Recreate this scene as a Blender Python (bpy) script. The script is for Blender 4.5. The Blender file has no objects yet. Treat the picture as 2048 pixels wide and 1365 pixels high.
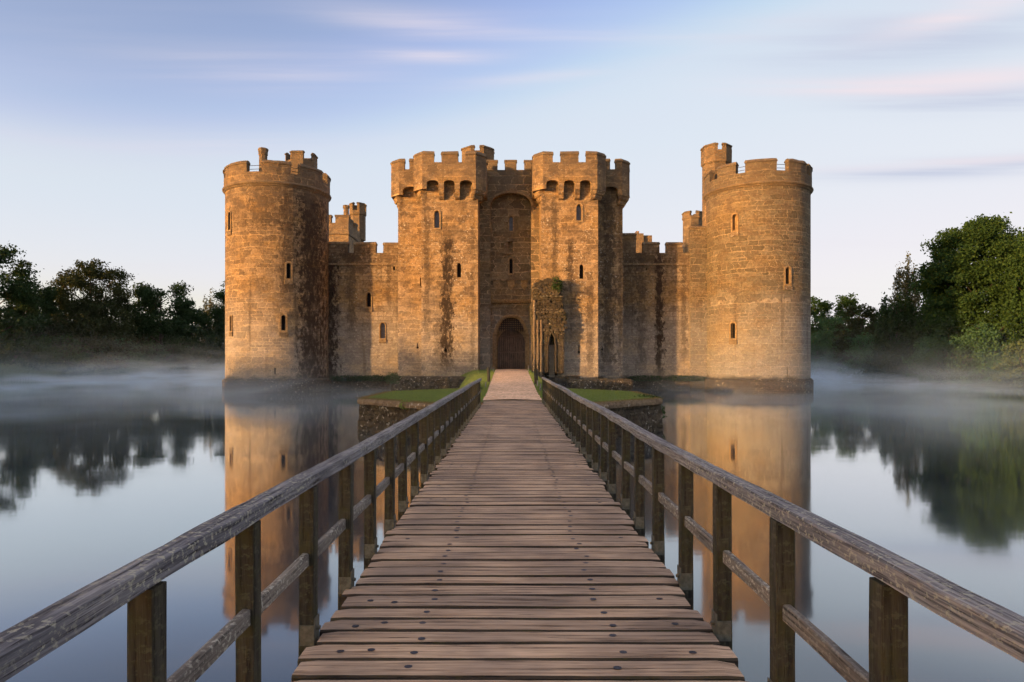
import bpy, bmesh, math, random
import numpy as np
from mathutils import Vector, Matrix, noise as mn

S = bpy.context.scene
R = math.radians
H = 2.65                      # eye height above the moat

# ------------------------------------------------------------------ camera
cam = bpy.data.objects.new('camera', bpy.data.cameras.new('camera'))
S.collection.objects.link(cam); S.camera = cam
cam.location = (0, 0, H); cam.rotation_euler = (R(90), 0, 0)
cam.data.sensor_width = 36; cam.data.lens = 24.0
cam.data.shift_y = 39.5 / 2048
cam.data.clip_start = 0.05; cam.data.clip_end = 6000

# ------------------------------------------------------------------ sky, sun, exposure
SUN_AZ, SUN_EL = 233.0, 4.5        # degrees clockwise from +Y, degrees up
w = bpy.data.worlds.new('World'); S.world = w; w.use_nodes = True
nt = w.node_tree; N = nt.nodes; L = nt.links; N.clear()
def nd(t, **k):
    n = N.new(t)
    for a, b in k.items(): setattr(n, a, b)
    return n
out = nd('ShaderNodeOutputWorld'); bg = nd('ShaderNodeBackground'); bg.inputs[1].default_value = 0.15
sky = nd('ShaderNodeTexSky', sky_type='NISHITA', sun_disc=False)
sky.sun_elevation = R(SUN_EL); sky.sun_rotation = R(SUN_AZ); sky.dust_density = 0.6; sky.air_density = 1.0; sky.ozone_density = 1.0
tc = nd('ShaderNodeTexCoord'); sep = nd('ShaderNodeSeparateXYZ'); L.new(tc.outputs['Generated'], sep.inputs[0])
# soft shoulder and tint of the dawn sky, sunward glow boosted for fill, channel by channel (display value in, display value out)
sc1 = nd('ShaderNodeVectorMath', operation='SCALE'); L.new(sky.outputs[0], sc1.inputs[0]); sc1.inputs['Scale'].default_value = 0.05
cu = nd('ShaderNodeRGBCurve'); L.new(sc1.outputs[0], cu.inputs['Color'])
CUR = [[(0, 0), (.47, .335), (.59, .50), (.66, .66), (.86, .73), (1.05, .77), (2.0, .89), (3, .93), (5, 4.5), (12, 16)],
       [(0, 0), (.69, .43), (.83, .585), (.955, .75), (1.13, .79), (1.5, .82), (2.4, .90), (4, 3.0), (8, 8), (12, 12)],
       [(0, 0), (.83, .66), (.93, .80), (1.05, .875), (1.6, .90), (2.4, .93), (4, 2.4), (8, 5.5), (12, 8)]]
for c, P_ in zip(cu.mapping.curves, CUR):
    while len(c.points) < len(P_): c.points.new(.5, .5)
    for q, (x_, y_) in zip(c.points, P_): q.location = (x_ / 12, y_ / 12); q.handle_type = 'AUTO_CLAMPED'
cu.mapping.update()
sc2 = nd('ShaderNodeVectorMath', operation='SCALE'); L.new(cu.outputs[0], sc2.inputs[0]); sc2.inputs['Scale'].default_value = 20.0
# thin streaked cloud on a plane high overhead
zz = nd('ShaderNodeMath', operation='MAXIMUM'); L.new(sep.outputs['Z'], zz.inputs[0]); zz.inputs[1].default_value = 0.03
dv = nd('ShaderNodeVectorMath', operation='DIVIDE'); L.new(tc.outputs['Generated'], dv.inputs[0])
cmb = nd('ShaderNodeCombineXYZ')
for i in range(3): L.new(zz.outputs[0], cmb.inputs[i])
L.new(cmb.outputs[0], dv.inputs[1])
mp = nd('ShaderNodeMapping'); L.new(dv.outputs[0], mp.inputs[0])
mp.inputs['Rotation'].default_value = (0, 0, R(-12)); mp.inputs['Scale'].default_value = (0.22, 1.25, 1); mp.inputs['Location'].default_value = (3.1, 0.35, 0)
cn = nd('ShaderNodeTexNoise'); cn.inputs['Scale'].default_value = 1.0; cn.inputs['Detail'].default_value = 6; cn.inputs['Roughness'].default_value = 0.5
cn.inputs['Distortion'].default_value = 0.6; L.new(mp.outputs[0], cn.inputs['Vector'])
cm = nd('ShaderNodeMapRange', interpolation_type='SMOOTHSTEP'); L.new(cn.outputs[0], cm.inputs[0])
cm.inputs[1].default_value = 0.5; cm.inputs[2].default_value = 0.74; cm.inputs[3].default_value = 0; cm.inputs[4].default_value = 0.85
def wm(op, a_, b_=0.0, c_=0.0):
    n_ = nd('ShaderNodeMath', operation=op)
    for i_, q_ in enumerate((a_, b_, c_)):
        if isinstance(q_, (int, float)): n_.inputs[i_].default_value = q_
        else: L.new(q_, n_.inputs[i_])
    return n_.outputs[0]
AZ = wm('ARCTAN2', sep.outputs['X'], sep.outputs['Y']); EL = wm('ARCSINE', sep.outputs['Z'])
fm = nd('ShaderNodeMapping'); L.new(dv.outputs[0], fm.inputs[0]); fm.inputs['Rotation'].default_value = (0, 0, R(38)); fm.inputs['Scale'].default_value = (0.5, 5.0, 1)
fn = nd('ShaderNodeTexNoise'); fn.inputs['Scale'].default_value = 1.6; fn.inputs['Detail'].default_value = 5; fn.inputs['Roughness'].default_value = 0.55; L.new(fm.outputs[0], fn.inputs['Vector'])
fib = nd('ShaderNodeMapRange', interpolation_type='SMOOTHSTEP'); L.new(fn.outputs[0], fib.inputs[0])
for i_, q_ in enumerate((.30, .70, .35, 1.25)): fib.inputs[i_ + 1].default_value = q_
col_ = sc2.outputs[0]
def clouds(col_, strength, fac, tint):
    m_ = nd('ShaderNodeMix', data_type='RGBA'); L.new(wm('MINIMUM', wm('MULTIPLY', fac, strength), 1.0), m_.inputs[0]); L.new(col_, m_.inputs[6]); m_.inputs[7].default_value = (*tint, 1); return m_.outputs[2]
col_ = clouds(col_, 0.14, cm.outputs[0], (1.28, 1.22, 1.36))
# separate long streaks of cloud, by azimuth and elevation in degrees: az, el, half length, half height, slope, strength, tint
PALE, GREY = (1.48, 1.32, 1.40), (0.86, 0.95, 1.22)
for az_, el_, ha, he, sl, st_, tint in ((33, 18.0, 8, .9, -.16, .75, GREY), (29, 19.3, 9, .62, -.14, .9, PALE), (34, 18.9, 6, .7, -.10, .7, PALE), (29.5, 22.3, 11, 1.7, -.12, .65, GREY), (34.5, 23.1, 6, .8, .05, .8, PALE), (33, 13.3, 9, .6, -.08, .7, GREY), (32, 13.75, 9, .32, -.08, .6, PALE),
        (-7.0, 26.0, 8, .9, -.02, .50, PALE), (-6.0, 24.0, 5.5, .50, .02, .65, PALE), (-19, 22.0, 10, 1.4, .10, .28, PALE), (1.5, 22.4, 7, .5, .08, .3, PALE), (10, 25.0, 14, 1.0, -.05, .35, PALE), (-33, 23, 9, 2.0, .15, .08, GREY), (-23, 16.5, 8, 1.0, .12, .18, PALE)):
    dx_ = wm('DIVIDE', wm('SUBTRACT', AZ, R(az_)), R(ha)); dy_ = wm('DIVIDE', wm('SUBTRACT', wm('SUBTRACT', EL, R(el_)), wm('MULTIPLY', wm('SUBTRACT', AZ, R(az_)), sl)), R(he))
    g_ = wm('POWER', 2.718, wm('MULTIPLY', wm('ADD', wm('MULTIPLY', dx_, dx_), wm('MULTIPLY', dy_, dy_)), -1.0))
    col_ = clouds(col_, st_, wm('MULTIPLY', g_, fib.outputs[0]), tint)
# pale pink haze along the northern horizon
ha_ = wm('DIVIDE', AZ, R(75)); hb_ = wm('DIVIDE', EL, R(6.0))
col_ = clouds(col_, .85, wm('POWER', 2.718, wm('MULTIPLY', wm('ADD', wm('MULTIPLY', wm('MULTIPLY', ha_, ha_), wm('MULTIPLY', ha_, ha_)), wm('MULTIPLY', hb_, hb_)), -1.0)), (1.48, 1.40, 1.42))
# added bright pink veil overhead, out of view, lifting fill on deck and walls
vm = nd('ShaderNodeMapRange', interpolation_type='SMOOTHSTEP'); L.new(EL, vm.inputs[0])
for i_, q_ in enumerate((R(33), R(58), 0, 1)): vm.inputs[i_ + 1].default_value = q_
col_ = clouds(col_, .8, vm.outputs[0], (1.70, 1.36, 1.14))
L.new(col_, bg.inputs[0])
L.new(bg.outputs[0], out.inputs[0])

sd = bpy.data.lights.new('sun', 'SUN'); sd.energy = 2.0; sd.angle = R(1.6); sd.color = (1.0, 0.56, 0.22)
sun = bpy.data.objects.new('sun', sd); S.collection.objects.link(sun)
az, el = R(SUN_AZ), R(SUN_EL)
tosun = Vector((math.sin(az) * math.cos(el), math.cos(az) * math.cos(el), math.sin(el)))
sun.rotation_euler = tosun.to_track_quat('Z', 'Y').to_euler(); sun.location = tosun * 200
vs = S.view_settings; vs.view_transform = 'Standard'; vs.look = 'None'; vs.gamma = 1; vs.exposure = 2.0
S.cycles.max_bounces = 6; S.cycles.diffuse_bounces = 2; S.cycles.glossy_bounces = 3; S.cycles.transmission_bounces = 3
S.cycles.volume_bounces = 3; S.cycles.transparent_max_bounces = 8
S.cycles.volume_step_rate = 1.0; S.cycles.volume_max_steps = 64
S.cycles.use_adaptive_sampling = True; S.cycles.adaptive_threshold = 0.03

# ------------------------------------------------------------------ helpers
def PX(px, d): return (px - 1024) * d / 1365
def PZ(py, d): return H + (722 - py) * d / 1365

def tag(o, label=None, cat=None, group=None, kind=None):
    for k, v in (('label', label), ('category', cat), ('group', group), ('kind', kind)):
        if v: o[k] = v
    return o
def empty(name, loc, label, cat, group=None, kind=None):
    o = bpy.data.objects.new(name, None); S.collection.objects.link(o); o.location = loc
    return tag(o, label, cat, group, kind)
def wloc(o):
    v = Vector((0, 0, 0))
    while o: v += o.location; o = o.parent
    return v

class MB:
    """collects polygons with uv in metres and a material index"""
    def __init__(s): s.v = []; s.f = []; s.u = []; s.m = []
    def face(s, pts, uvs=None, m=0):
        b = len(s.v); s.v += [tuple(p) for p in pts]; s.f.append(tuple(range(b, b + len(pts))))
        if uvs is None:
            P = [Vector(p) for p in pts]; n = (P[1] - P[0]).cross(P[-1] - P[0])
            a = max(range(3), key=lambda i: abs(n[i]))
            uvs = [((p[1], p[2]), (p[0], p[2]), (p[0], p[1]))[a] for p in pts]
        s.u.append([tuple(x) for x in uvs]); s.m.append(m)
    def prism(s, poly, z0, z1, m=0, u0=0.0, zf=None):
        n = len(poly); u = u0
        for i in range(n):
            a, b = poly[i], poly[(i + 1) % n]; l = math.hypot(b[0] - a[0], b[1] - a[1])
            s.face([(a[0], a[1], z0), (b[0], b[1], z0), (b[0], b[1], z1), (a[0], a[1], z1)], [(u, z0), (u + l, z0), (u + l, z1), (u, z1)], m)
            u += l
        s.face([(p[0], p[1], z1) for p in poly], [(p[0], p[1]) for p in poly], m)
        s.face([(p[0], p[1], z0) for p in reversed(poly)], [(p[0], p[1]) for p in reversed(poly)], m)
    def loft(s, A, B, z0, z1, m=0, cap=True):
        n = len(A); u = 0
        for i in range(n):
            j = (i + 1) % n; l = math.hypot(A[j][0] - A[i][0], A[j][1] - A[i][1])
            s.face([(*A[i], z0), (*A[j], z0), (*B[j], z1), (*B[i], z1)], [(u, z0), (u + l, z0), (u + l, z1), (u, z1)], m); u += l
        if cap:
            s.face([(*p, z1) for p in B], None, m); s.face([(*p, z0) for p in reversed(A)], None, m)
    def box(s, x0, x1, y0, y1, z0, z1, m=0):
        s.prism([(x0, y0), (x1, y0), (x1, y1), (x0, y1)], z0, z1, m)
    def extr(s, pts, O, T, U, Nn, d0, d1, m=0):
        """2D outline pts in plane (T,U) at O, extruded along Nn from d0 to d1"""
        n = len(pts); u = 0
        F = [O + T * p[0] + U * p[1] + Nn * d0 for p in pts]; B = [O + T * p[0] + U * p[1] + Nn * d1 for p in pts]
        for i in range(n):
            j = (i + 1) % n; l = (F[j] - F[i]).length
            s.face([F[i], F[j], B[j], B[i]], [(u, d0), (u + l, d0), (u + l, d1), (u, d1)], m); u += l
        uv = [(O.x + T.x * p[0] + O.y * .7, O.z + p[1]) for p in pts]
        s.face(F, uv, m); s.face(list(reversed(B)), list(reversed(uv)), m)
    def ring_extr(s, A, Bp, O, T, U, Nn, d0, d1, m=0):
        """frame between closed outlines A (inner) and Bp (outer), same count"""
        n = len(A); P = lambda p, d: O + T * p[0] + U * p[1] + Nn * d
        for i in range(n):
            j = (i + 1) % n
            s.face([P(A[i], d1), P(A[j], d1), P(Bp[j], d1), P(Bp[i], d1)], None, m)
            s.face([P(A[i], d0), P(A[j], d0), P(A[j], d1), P(A[i], d1)], None, m)
            s.face([P(Bp[i], d0), P(Bp[j], d0), P(Bp[j], d1), P(Bp[i], d1)], None, m)
            s.face([P(A[i], d0), P(A[j], d0), P(Bp[j], d0), P(Bp[i], d0)], None, m)
    def tube(s, pts, rad, n=8, m=0, cap=True):
        rings = []; v = 0; vs_ = [0]
        for i, p in enumerate(pts):
            p = Vector(p); a = Vector(pts[max(i - 1, 0)]); b = Vector(pts[min(i + 1, len(pts) - 1)]); t = (b - a).normalized()
            q = t.orthogonal().normalized() if i == 0 else (q - t * q.dot(t)).normalized()
            r2 = t.cross(q); rr = rad[i] if isinstance(rad, (list, tuple)) else rad
            rings.append([p + (q * math.cos(2 * math.pi * k / n) + r2 * math.sin(2 * math.pi * k / n)) * rr for k in range(n)])
            if i: vs_.append(vs_[-1] + (p - Vector(pts[i - 1])).length)
        for i in range(len(rings) - 1):
            for k in range(n):
                k2 = (k + 1) % n
                s.face([rings[i][k], rings[i][k2], rings[i + 1][k2], rings[i + 1][k]],
                       [(vs_[i], k / n), (vs_[i], (k + 1) / n), (vs_[i + 1], (k + 1) / n), (vs_[i + 1], k / n)], m)
        if cap: s.face(rings[0][::-1], None, m); s.face(rings[-1], None, m)
    def mesh(s, name, off=Vector((0, 0, 0)), merge=True, jit=0):
        me = bpy.data.meshes.new(name)
        me.from_pydata([(a - off.x, b - off.y, c - off.z) for a, b, c in s.v], [], s.f)
        uv = me.uv_layers.new(name='UVMap')
        uv.data.foreach_set('uv', [c for f in s.u for p in f for c in p])
        me.polygons.foreach_set('material_index', s.m)
        if merge:
            bm = bmesh.new(); bm.from_mesh(me); bmesh.ops.remove_doubles(bm, verts=bm.verts, dist=1e-4)
            bmesh.ops.recalc_face_normals(bm, faces=bm.faces)
            if jit:
                for v in bm.verts:
                    w_ = v.co + off
                    v.co += Vector((mn.noise(w_ * 2.1), mn.noise(w_ * 2.1 + Vector((9, 0, 0))), mn.noise(w_ * 2.1 + Vector((0, 9, 0))))) * jit
            bm.to_mesh(me); bm.free()
        return me
    def build(s, name, mats, parent=None, merge=True, jit=0):
        off = wloc(parent) if parent else Vector((0, 0, 0))
        me = s.mesh(name, off, merge, jit)
        for m in (mats if isinstance(mats, (list, tuple)) else [mats]): me.materials.append(m)
        o = bpy.data.objects.new(name, me); S.collection.objects.link(o); o.parent = parent
        return o

def boolcut(o, cutters):
    """cut the shapes collected in the MB 'cutters' out of object o"""
    if not cutters.f: return
    off = wloc(o)
    c = bpy.data.objects.new('cut', cutters.mesh('cut', off)); S.collection.objects.link(c); c.location = off
    c.data.materials.append(o.data.materials[0])
    md = o.modifiers.new('b', 'BOOLEAN'); md.object = c; md.operation = 'DIFFERENCE'; md.solver = 'EXACT'
    md.use_self = True
    bpy.context.view_layer.update()
    me = bpy.data.meshes.new_from_object(o.evaluated_get(bpy.context.evaluated_depsgraph_get()))
    o.modifiers.clear(); me.name = o.name; o.data = me
    bpy.data.objects.remove(c)

# ------------------------------------------------------------------ node-material helper
class NM:
    def __init__(s, name, rough=0.9):
        s.m = bpy.data.materials.new(name); s.m.use_nodes = True; s.t = s.m.node_tree; s.t.nodes.clear()
        s.out = s.n('ShaderNodeOutputMaterial'); s.b = s.n('ShaderNodeBsdfPrincipled'); s.l(s.b.outputs[0], s.out.inputs[0])
        s.b.inputs['Roughness'].default_value = rough; s.b.inputs['Specular IOR Level'].default_value = 0.25
        s.uv = s.n('ShaderNodeUVMap').outputs[0]; s.pos = s.n('ShaderNodeNewGeometry').outputs['Position']
    def n(s, t, **k):
        x = s.t.nodes.new(t)
        for a, b in k.items(): setattr(x, a, b)
        return x
    def l(s, a, b): s.t.links.new(a, b)
    def put(s, v, i):
        if hasattr(v, 'is_linked') or hasattr(v, 'links'): s.l(v, i)
        else: i.default_value = v if not (isinstance(v, tuple) and len(v) == 3 and len(getattr(i, 'default_value', (0,) * 3)) == 4) else (*v, 1)
    def mapv(s, v, scale=(1, 1, 1), loc=(0, 0, 0), rot=(0, 0, 0)):
        m = s.n('ShaderNodeMapping'); s.l(v, m.inputs[0]); m.inputs['Scale'].default_value = scale; m.inputs['Location'].default_value = loc; m.inputs['Rotation'].default_value = rot
        return m.outputs[0]
    def noise(s, v, scale, detail=4, rough=0.55, dist=0, col=False):
        x = s.n('ShaderNodeTexNoise'); s.l(v, x.inputs['Vector']); x.inputs['Scale'].default_value = scale
        x.inputs['Detail'].default_value = detail; x.inputs['Roughness'].default_value = rough; x.inputs['Distortion'].default_value = dist
        return x.outputs[1 if col else 0]
    def step(s, v, a, b, lo=0.0, hi=1.0):
        x = s.n('ShaderNodeMapRange', interpolation_type='SMOOTHSTEP'); s.l(v, x.inputs[0])
        for i, q in enumerate((a, b, lo, hi)): x.inputs[i + 1].default_value = q
        return x.outputs[0]
    def math(s, op, a, b=0.0):
        x = s.n('ShaderNodeMath', operation=op); s.put(a, x.inputs[0]); s.put(b, x.inputs[1]); return x.outputs[0]
    def mix(s, f, a, b, mode='MIX'):
        x = s.n('ShaderNodeMix', data_type='RGBA', blend_type=mode); s.put(f, x.inputs[0]); s.put(a, x.inputs[6]); s.put(b, x.inputs[7]); return x.outputs[2]
    def xyz(s, v):
        x = s.n('ShaderNodeSeparateXYZ'); s.l(v, x.inputs[0]); return x.outputs
    def bump(s, h, strength=0.6, dist=0.03, prev=None):
        x = s.n('ShaderNodeBump'); x.inputs['Strength'].default_value = strength; x.inputs['Distance'].default_value = dist; s.l(h, x.inputs['Height'])
        if prev is not None: s.l(prev, x.inputs['Normal'])
        return x.outputs[0]
    def fin(s, col, bump=None, rough=None):
        s.put(col, s.b.inputs['Base Color'])
        if bump is not None: s.l(bump, s.b.inputs['Normal'])
        if rough is not None: s.put(rough, s.b.inputs['Roughness'])
        return s.m

def stone(name, c1, c2, mortar, bw=0.8, rh=0.36, grime=0.5, lichen=0.3, streaks=(), patch=(0.13, 0.09, 0.055), rubble=0.05, ochre=(0.36, 0.22, 0.075), och=0.5, msize=0.034, seed=0.0, wet_lit=True):
    """coursed sandstone. streaks: (x, halfwidth, z_bottom, z_top, strength) in world metres"""
    k = NM(name, 0.92)
    wob = k.noise(k.mapv(k.uv, (1, 1, 1), (seed, seed, 0)), 1.1, 3, 0.5, 0, True)
    off = k.n('ShaderNodeVectorMath', operation='SUBTRACT'); k.l(wob, off.inputs[0]); off.inputs[1].default_value = (0.5, 0.5, 0.5)
    sc = k.n('ShaderNodeVectorMath', operation='MULTIPLY'); k.l(off.outputs[0], sc.inputs[0]); sc.inputs[1].default_value = (0.30, 0.22, 0)
    wob2 = k.noise(k.uv, 6, 2, 0.5, 0, True)
    off2 = k.n('ShaderNodeVectorMath', operation='SUBTRACT'); k.l(wob2, off2.inputs[0]); off2.inputs[1].default_value = (0.5, 0.5, 0.5)
    sc2 = k.n('ShaderNodeVectorMath', operation='SCALE'); k.l(off2.outputs[0], sc2.inputs[0]); sc2.inputs['Scale'].default_value = rubble
    ad = k.n('ShaderNodeVectorMath', operation='ADD'); k.l(k.uv, ad.inputs[0]); k.l(sc.outputs[0], ad.inputs[1])
    ad2 = k.n('ShaderNodeVectorMath', operation='ADD'); k.l(ad.outputs[0], ad2.inputs[0]); k.l(sc2.outputs[0], ad2.inputs[1])
    UX, UY, _ = k.xyz(ad2.outputs[0])
    cz1 = k.n('ShaderNodeCombineXYZ'); k.l(k.xyz(k.uv)[1], cz1.inputs[1]); cz1.inputs[0].default_value = seed * 7.3
    hz = k.noise(k.mapv(cz1.outputs[0], (1, .55, 1)), 1.0, 2, 0.6)
    UY = k.math('ADD', UY, k.math('MULTIPLY', k.math('SUBTRACT', hz, .5), 1.5))
    hx = k.noise(k.mapv(k.uv, (.45, 1.9, 1), (seed, 2, 0)), 1.0, 1, 0.4)
    UX = k.math('ADD', UX, k.math('MULTIPLY', k.math('SUBTRACT', hx, .5), 1.1))
    cv2 = k.n('ShaderNodeCombineXYZ'); k.l(UX, cv2.inputs[0]); k.l(UY, cv2.inputs[1]); v = cv2.outputs[0]
    def brick(vec, c1, c2, mo, bw, rh, ms, bias=0.0, sq=1.0):
        b = k.n('ShaderNodeTexBrick'); k.l(vec, b.inputs['Vector']); b.offset = 0.5; b.squash = sq; b.squash_frequency = 3; b.offset_frequency = 2
        for i, q in (('Color1', (*c1, 1)), ('Color2', (*c2, 1)), ('Mortar', (*mo, 1)), ('Scale', 1.0), ('Mortar Size', ms), ('Mortar Smooth', 0.35), ('Bias', bias), ('Brick Width', bw), ('Row Height', rh)):
            b.inputs[i].default_value = q
        return b
    A = brick(v, c1, c2, mortar, bw, rh, msize, 0.0, 0.72)
    # a second, smaller coursing shows in patches so that the bond never repeats
    B = brick(k.mapv(v, (1, 1, 1), (3.3, 0.13, 0)), c1, c2, mortar, bw * 0.62, rh * 0.74, msize, 0.1, 1.3)
    row = k.mapv(k.uv, (0.10, 0.42, 1), (seed * 3, 0, 0))
    sel = k.step(k.noise(row, 1.0, 1, 0.4), 0.50, 0.515)
    col = k.mix(sel, A.outputs[0], B.outputs[0]); fac = k.n('ShaderNodeMix', data_type='FLOAT'); k.l(sel, fac.inputs[0]); k.l(A.outputs[1], fac.inputs[2]); k.l(B.outputs[1], fac.inputs[3]); fac = fac.outputs[0]
    sel2 = k.step(k.noise(k.mapv(k.uv, (.35, .5, 1), (0, seed * 2, 0)), 1.0, 3, 0.6), 0.50, 0.68)
    inner = k.n('ShaderNodeTexBrick'); k.l(v, inner.inputs['Vector']); inner.squash = 0.72; inner.squash_frequency = 3
    for i, q in (('Color1', (*c1, 1)), ('Color2', (*c2, 1)), ('Mortar', tuple(x * .55 for x in c1) + (1,)), ('Scale', 1.0), ('Mortar Size', msize * .7), ('Mortar Smooth', 0.5), ('Brick Width', bw), ('Row Height', rh)): inner.inputs[i].default_value = q
    col = k.mix(sel2, col, inner.outputs[0])
    # patchy tone of whole areas
    big = k.noise(k.mapv(k.uv, (0.20, 0.30, 1), (seed, 5, 0)), 1.0, 4, 0.6)
    col = k.mix(k.step(big, 0.46, 0.66, 0, och), col, ochre)
    mid = k.noise(k.mapv(k.uv, (0.9, 1.3, 1), (0, seed, 0)), 1.0, 5, 0.65)
    col = k.mix(k.step(mid, 0.48, 0.62, 0, grime), col, patch)
    fine = k.noise(k.uv, 5, 6, 0.75)
    col = k.mix(1.0, col, k.mix(k.step(fine, 0.32, 0.68), (0.66, 0.63, 0.60), (1.28, 1.26, 1.23)), 'MULTIPLY')
    X, Y, Z = k.xyz(k.pos)
    if wet_lit:  # lower courses washed paler; softer, cooler light painted in as well
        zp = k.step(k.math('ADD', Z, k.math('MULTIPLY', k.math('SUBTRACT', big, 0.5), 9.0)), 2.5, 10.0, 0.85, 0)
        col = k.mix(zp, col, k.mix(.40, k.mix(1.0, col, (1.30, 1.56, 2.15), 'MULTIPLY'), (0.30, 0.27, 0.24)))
    # lichen specks
    sp = k.noise(k.mapv(k.uv, (1, 1, 1), (7, 3, 0)), 5.5, 4, 0.7); ar = k.noise(k.mapv(k.uv, (0.5, 0.32, 1), (seed, 1, 0)), 1.0, 3, 0.6)
    sm = k.math('MULTIPLY', k.step(sp, 0.57, 0.64), k.step(ar, 0.44, 0.60, 0, lichen)); col = k.mix(sm, col, (0.52, 0.47, 0.38))
    sp2 = k.noise(k.mapv(k.uv, (1, 1, 1), (1, 9, 0)), 3.2, 5, 0.75); sm2 = k.math('MULTIPLY', k.step(sp2, 0.56, 0.66), k.step(ar, 0.42, 0.64, 0.05, min(1, grime * .9))); col = k.mix(sm2, col, (0.085, 0.06, 0.042))
    # weeping stains, long in z
    X, Y, Z = k.xyz(k.pos)
    st = k.noise(k.mapv(k.uv, (1.3, 0.09, 1), (seed, 0, 0)), 1.0, 4, 0.6); col = k.mix(k.step(st, 0.56, 0.72, 0, grime * 0.8), col, (0.075, 0.052, 0.035))
    ragged = k.noise(k.mapv(k.uv, (2.6, 1.6, 1)), 1.0, 5, 0.75)
    rag2 = k.noise(k.mapv(k.uv, (1.9, 0.9, 1), (0, 4, 0)), 1.0, 6, 0.8)
    for (sx, hw, z0, z1, stg) in streaks:
        dx = k.math('ABSOLUTE', k.math('SUBTRACT', X, sx))
        dx = k.math('ADD', dx, k.math('MULTIPLY', k.math('SUBTRACT', ragged, 0.5), hw * 5.5))
        a = k.step(dx, hw * 0.45, hw * 1.25, stg, 0)
        zz_ = k.math('MULTIPLY', k.step(Z, z0 - 1.2, z0 + 1.2), k.step(Z, z1 - 0.8, z1 + 0.8, 1, 0))
        br = k.step(rag2, 0.30, 0.52, 0.15, 1.0)
        col = k.mix(k.math('MULTIPLY', k.math('MULTIPLY', a, br), zz_), col, (0.035, 0.023, 0.015))
    if wet_lit:  # damp, algae-covered foot of the wall
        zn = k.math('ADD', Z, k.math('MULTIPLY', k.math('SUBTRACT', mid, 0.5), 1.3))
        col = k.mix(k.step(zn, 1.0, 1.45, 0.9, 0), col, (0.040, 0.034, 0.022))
    # weathered heads of the towers: dark lichen and soot above the string courses, in patches
    wt = k.math('ADD', Z, k.math('MULTIPLY', k.math('SUBTRACT', mid, 0.5), 14.0)); col = k.mix(k.step(wt, 14.5, 19.5, 0, .62), col, (0.115, 0.085, 0.058))
    h = k.math('ADD', k.math('MULTIPLY', fac, -1.0), k.math('MULTIPLY', fine, 0.9)); h = k.math('ADD', h, k.math('MULTIPLY', mid, 0.8))
    return k.fin(col, k.bump(h, 0.75, 0.05))

M = {}
mort = (0.38, 0.27, 0.15)
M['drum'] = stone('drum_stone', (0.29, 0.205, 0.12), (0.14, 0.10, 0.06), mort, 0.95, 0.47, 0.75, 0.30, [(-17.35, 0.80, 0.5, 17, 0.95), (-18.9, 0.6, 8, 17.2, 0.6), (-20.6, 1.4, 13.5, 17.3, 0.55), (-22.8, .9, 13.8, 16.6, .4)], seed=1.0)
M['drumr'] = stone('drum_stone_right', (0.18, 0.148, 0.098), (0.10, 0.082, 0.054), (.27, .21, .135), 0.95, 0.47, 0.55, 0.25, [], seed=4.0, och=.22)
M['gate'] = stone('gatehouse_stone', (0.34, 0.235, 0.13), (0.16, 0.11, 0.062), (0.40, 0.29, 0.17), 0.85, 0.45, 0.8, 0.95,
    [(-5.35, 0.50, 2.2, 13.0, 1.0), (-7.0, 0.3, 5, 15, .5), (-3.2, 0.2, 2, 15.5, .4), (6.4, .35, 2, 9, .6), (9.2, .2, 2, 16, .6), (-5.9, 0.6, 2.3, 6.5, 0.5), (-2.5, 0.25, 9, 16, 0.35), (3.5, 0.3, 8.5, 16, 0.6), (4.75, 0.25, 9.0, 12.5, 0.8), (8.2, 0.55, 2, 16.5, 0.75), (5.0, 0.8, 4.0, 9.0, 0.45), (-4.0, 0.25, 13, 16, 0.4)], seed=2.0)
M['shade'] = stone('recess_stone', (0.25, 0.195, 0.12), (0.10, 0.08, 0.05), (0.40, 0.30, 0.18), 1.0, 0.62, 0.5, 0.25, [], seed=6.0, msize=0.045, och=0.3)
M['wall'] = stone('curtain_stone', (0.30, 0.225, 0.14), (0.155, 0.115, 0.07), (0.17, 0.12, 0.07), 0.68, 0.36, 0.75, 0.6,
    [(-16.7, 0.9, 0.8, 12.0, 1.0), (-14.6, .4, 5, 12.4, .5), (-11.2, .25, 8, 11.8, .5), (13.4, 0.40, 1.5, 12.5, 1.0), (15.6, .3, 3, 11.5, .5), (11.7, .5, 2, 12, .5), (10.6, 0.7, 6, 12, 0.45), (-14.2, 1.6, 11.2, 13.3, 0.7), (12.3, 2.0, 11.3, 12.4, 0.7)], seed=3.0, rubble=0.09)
M['far'] = stone('inner_stone', (0.36, 0.26, 0.15), (0.25, 0.18, 0.11), mort, 0.7, 0.35, 0.5, 0.3, [], seed=8.0, wet_lit=False)
M['trim'] = stone('dressed_stone', (0.33, 0.23, 0.125), (0.25, 0.175, 0.095), (0.30, 0.21, 0.12), 0.7, 0.45, 0.3, 0.3, [], seed=9.0, wet_lit=False, och=0.4, msize=0.008)
M['cope'] = stone('coping_stone', (0.22, 0.165, 0.10), (0.17, 0.125, 0.08), (0.12, 0.09, 0.06), 0.9, 0.6, 0.6, 0.8, [], seed=10.0, wet_lit=False, och=0.15, msize=0.008)
M['moss'] = stone('mossy_rubble', (0.11, 0.088, 0.058), (0.055, 0.043, 0.028), (0.045, 0.036, 0.024), 0.42, 0.24, 0.7, 0.8, [], seed=12.0, wet_lit=False, rubble=0.22, och=0.3, ochre=(0.07, 0.08, 0.026), patch=(0.05, 0.04, 0.027), msize=0.03)

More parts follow.
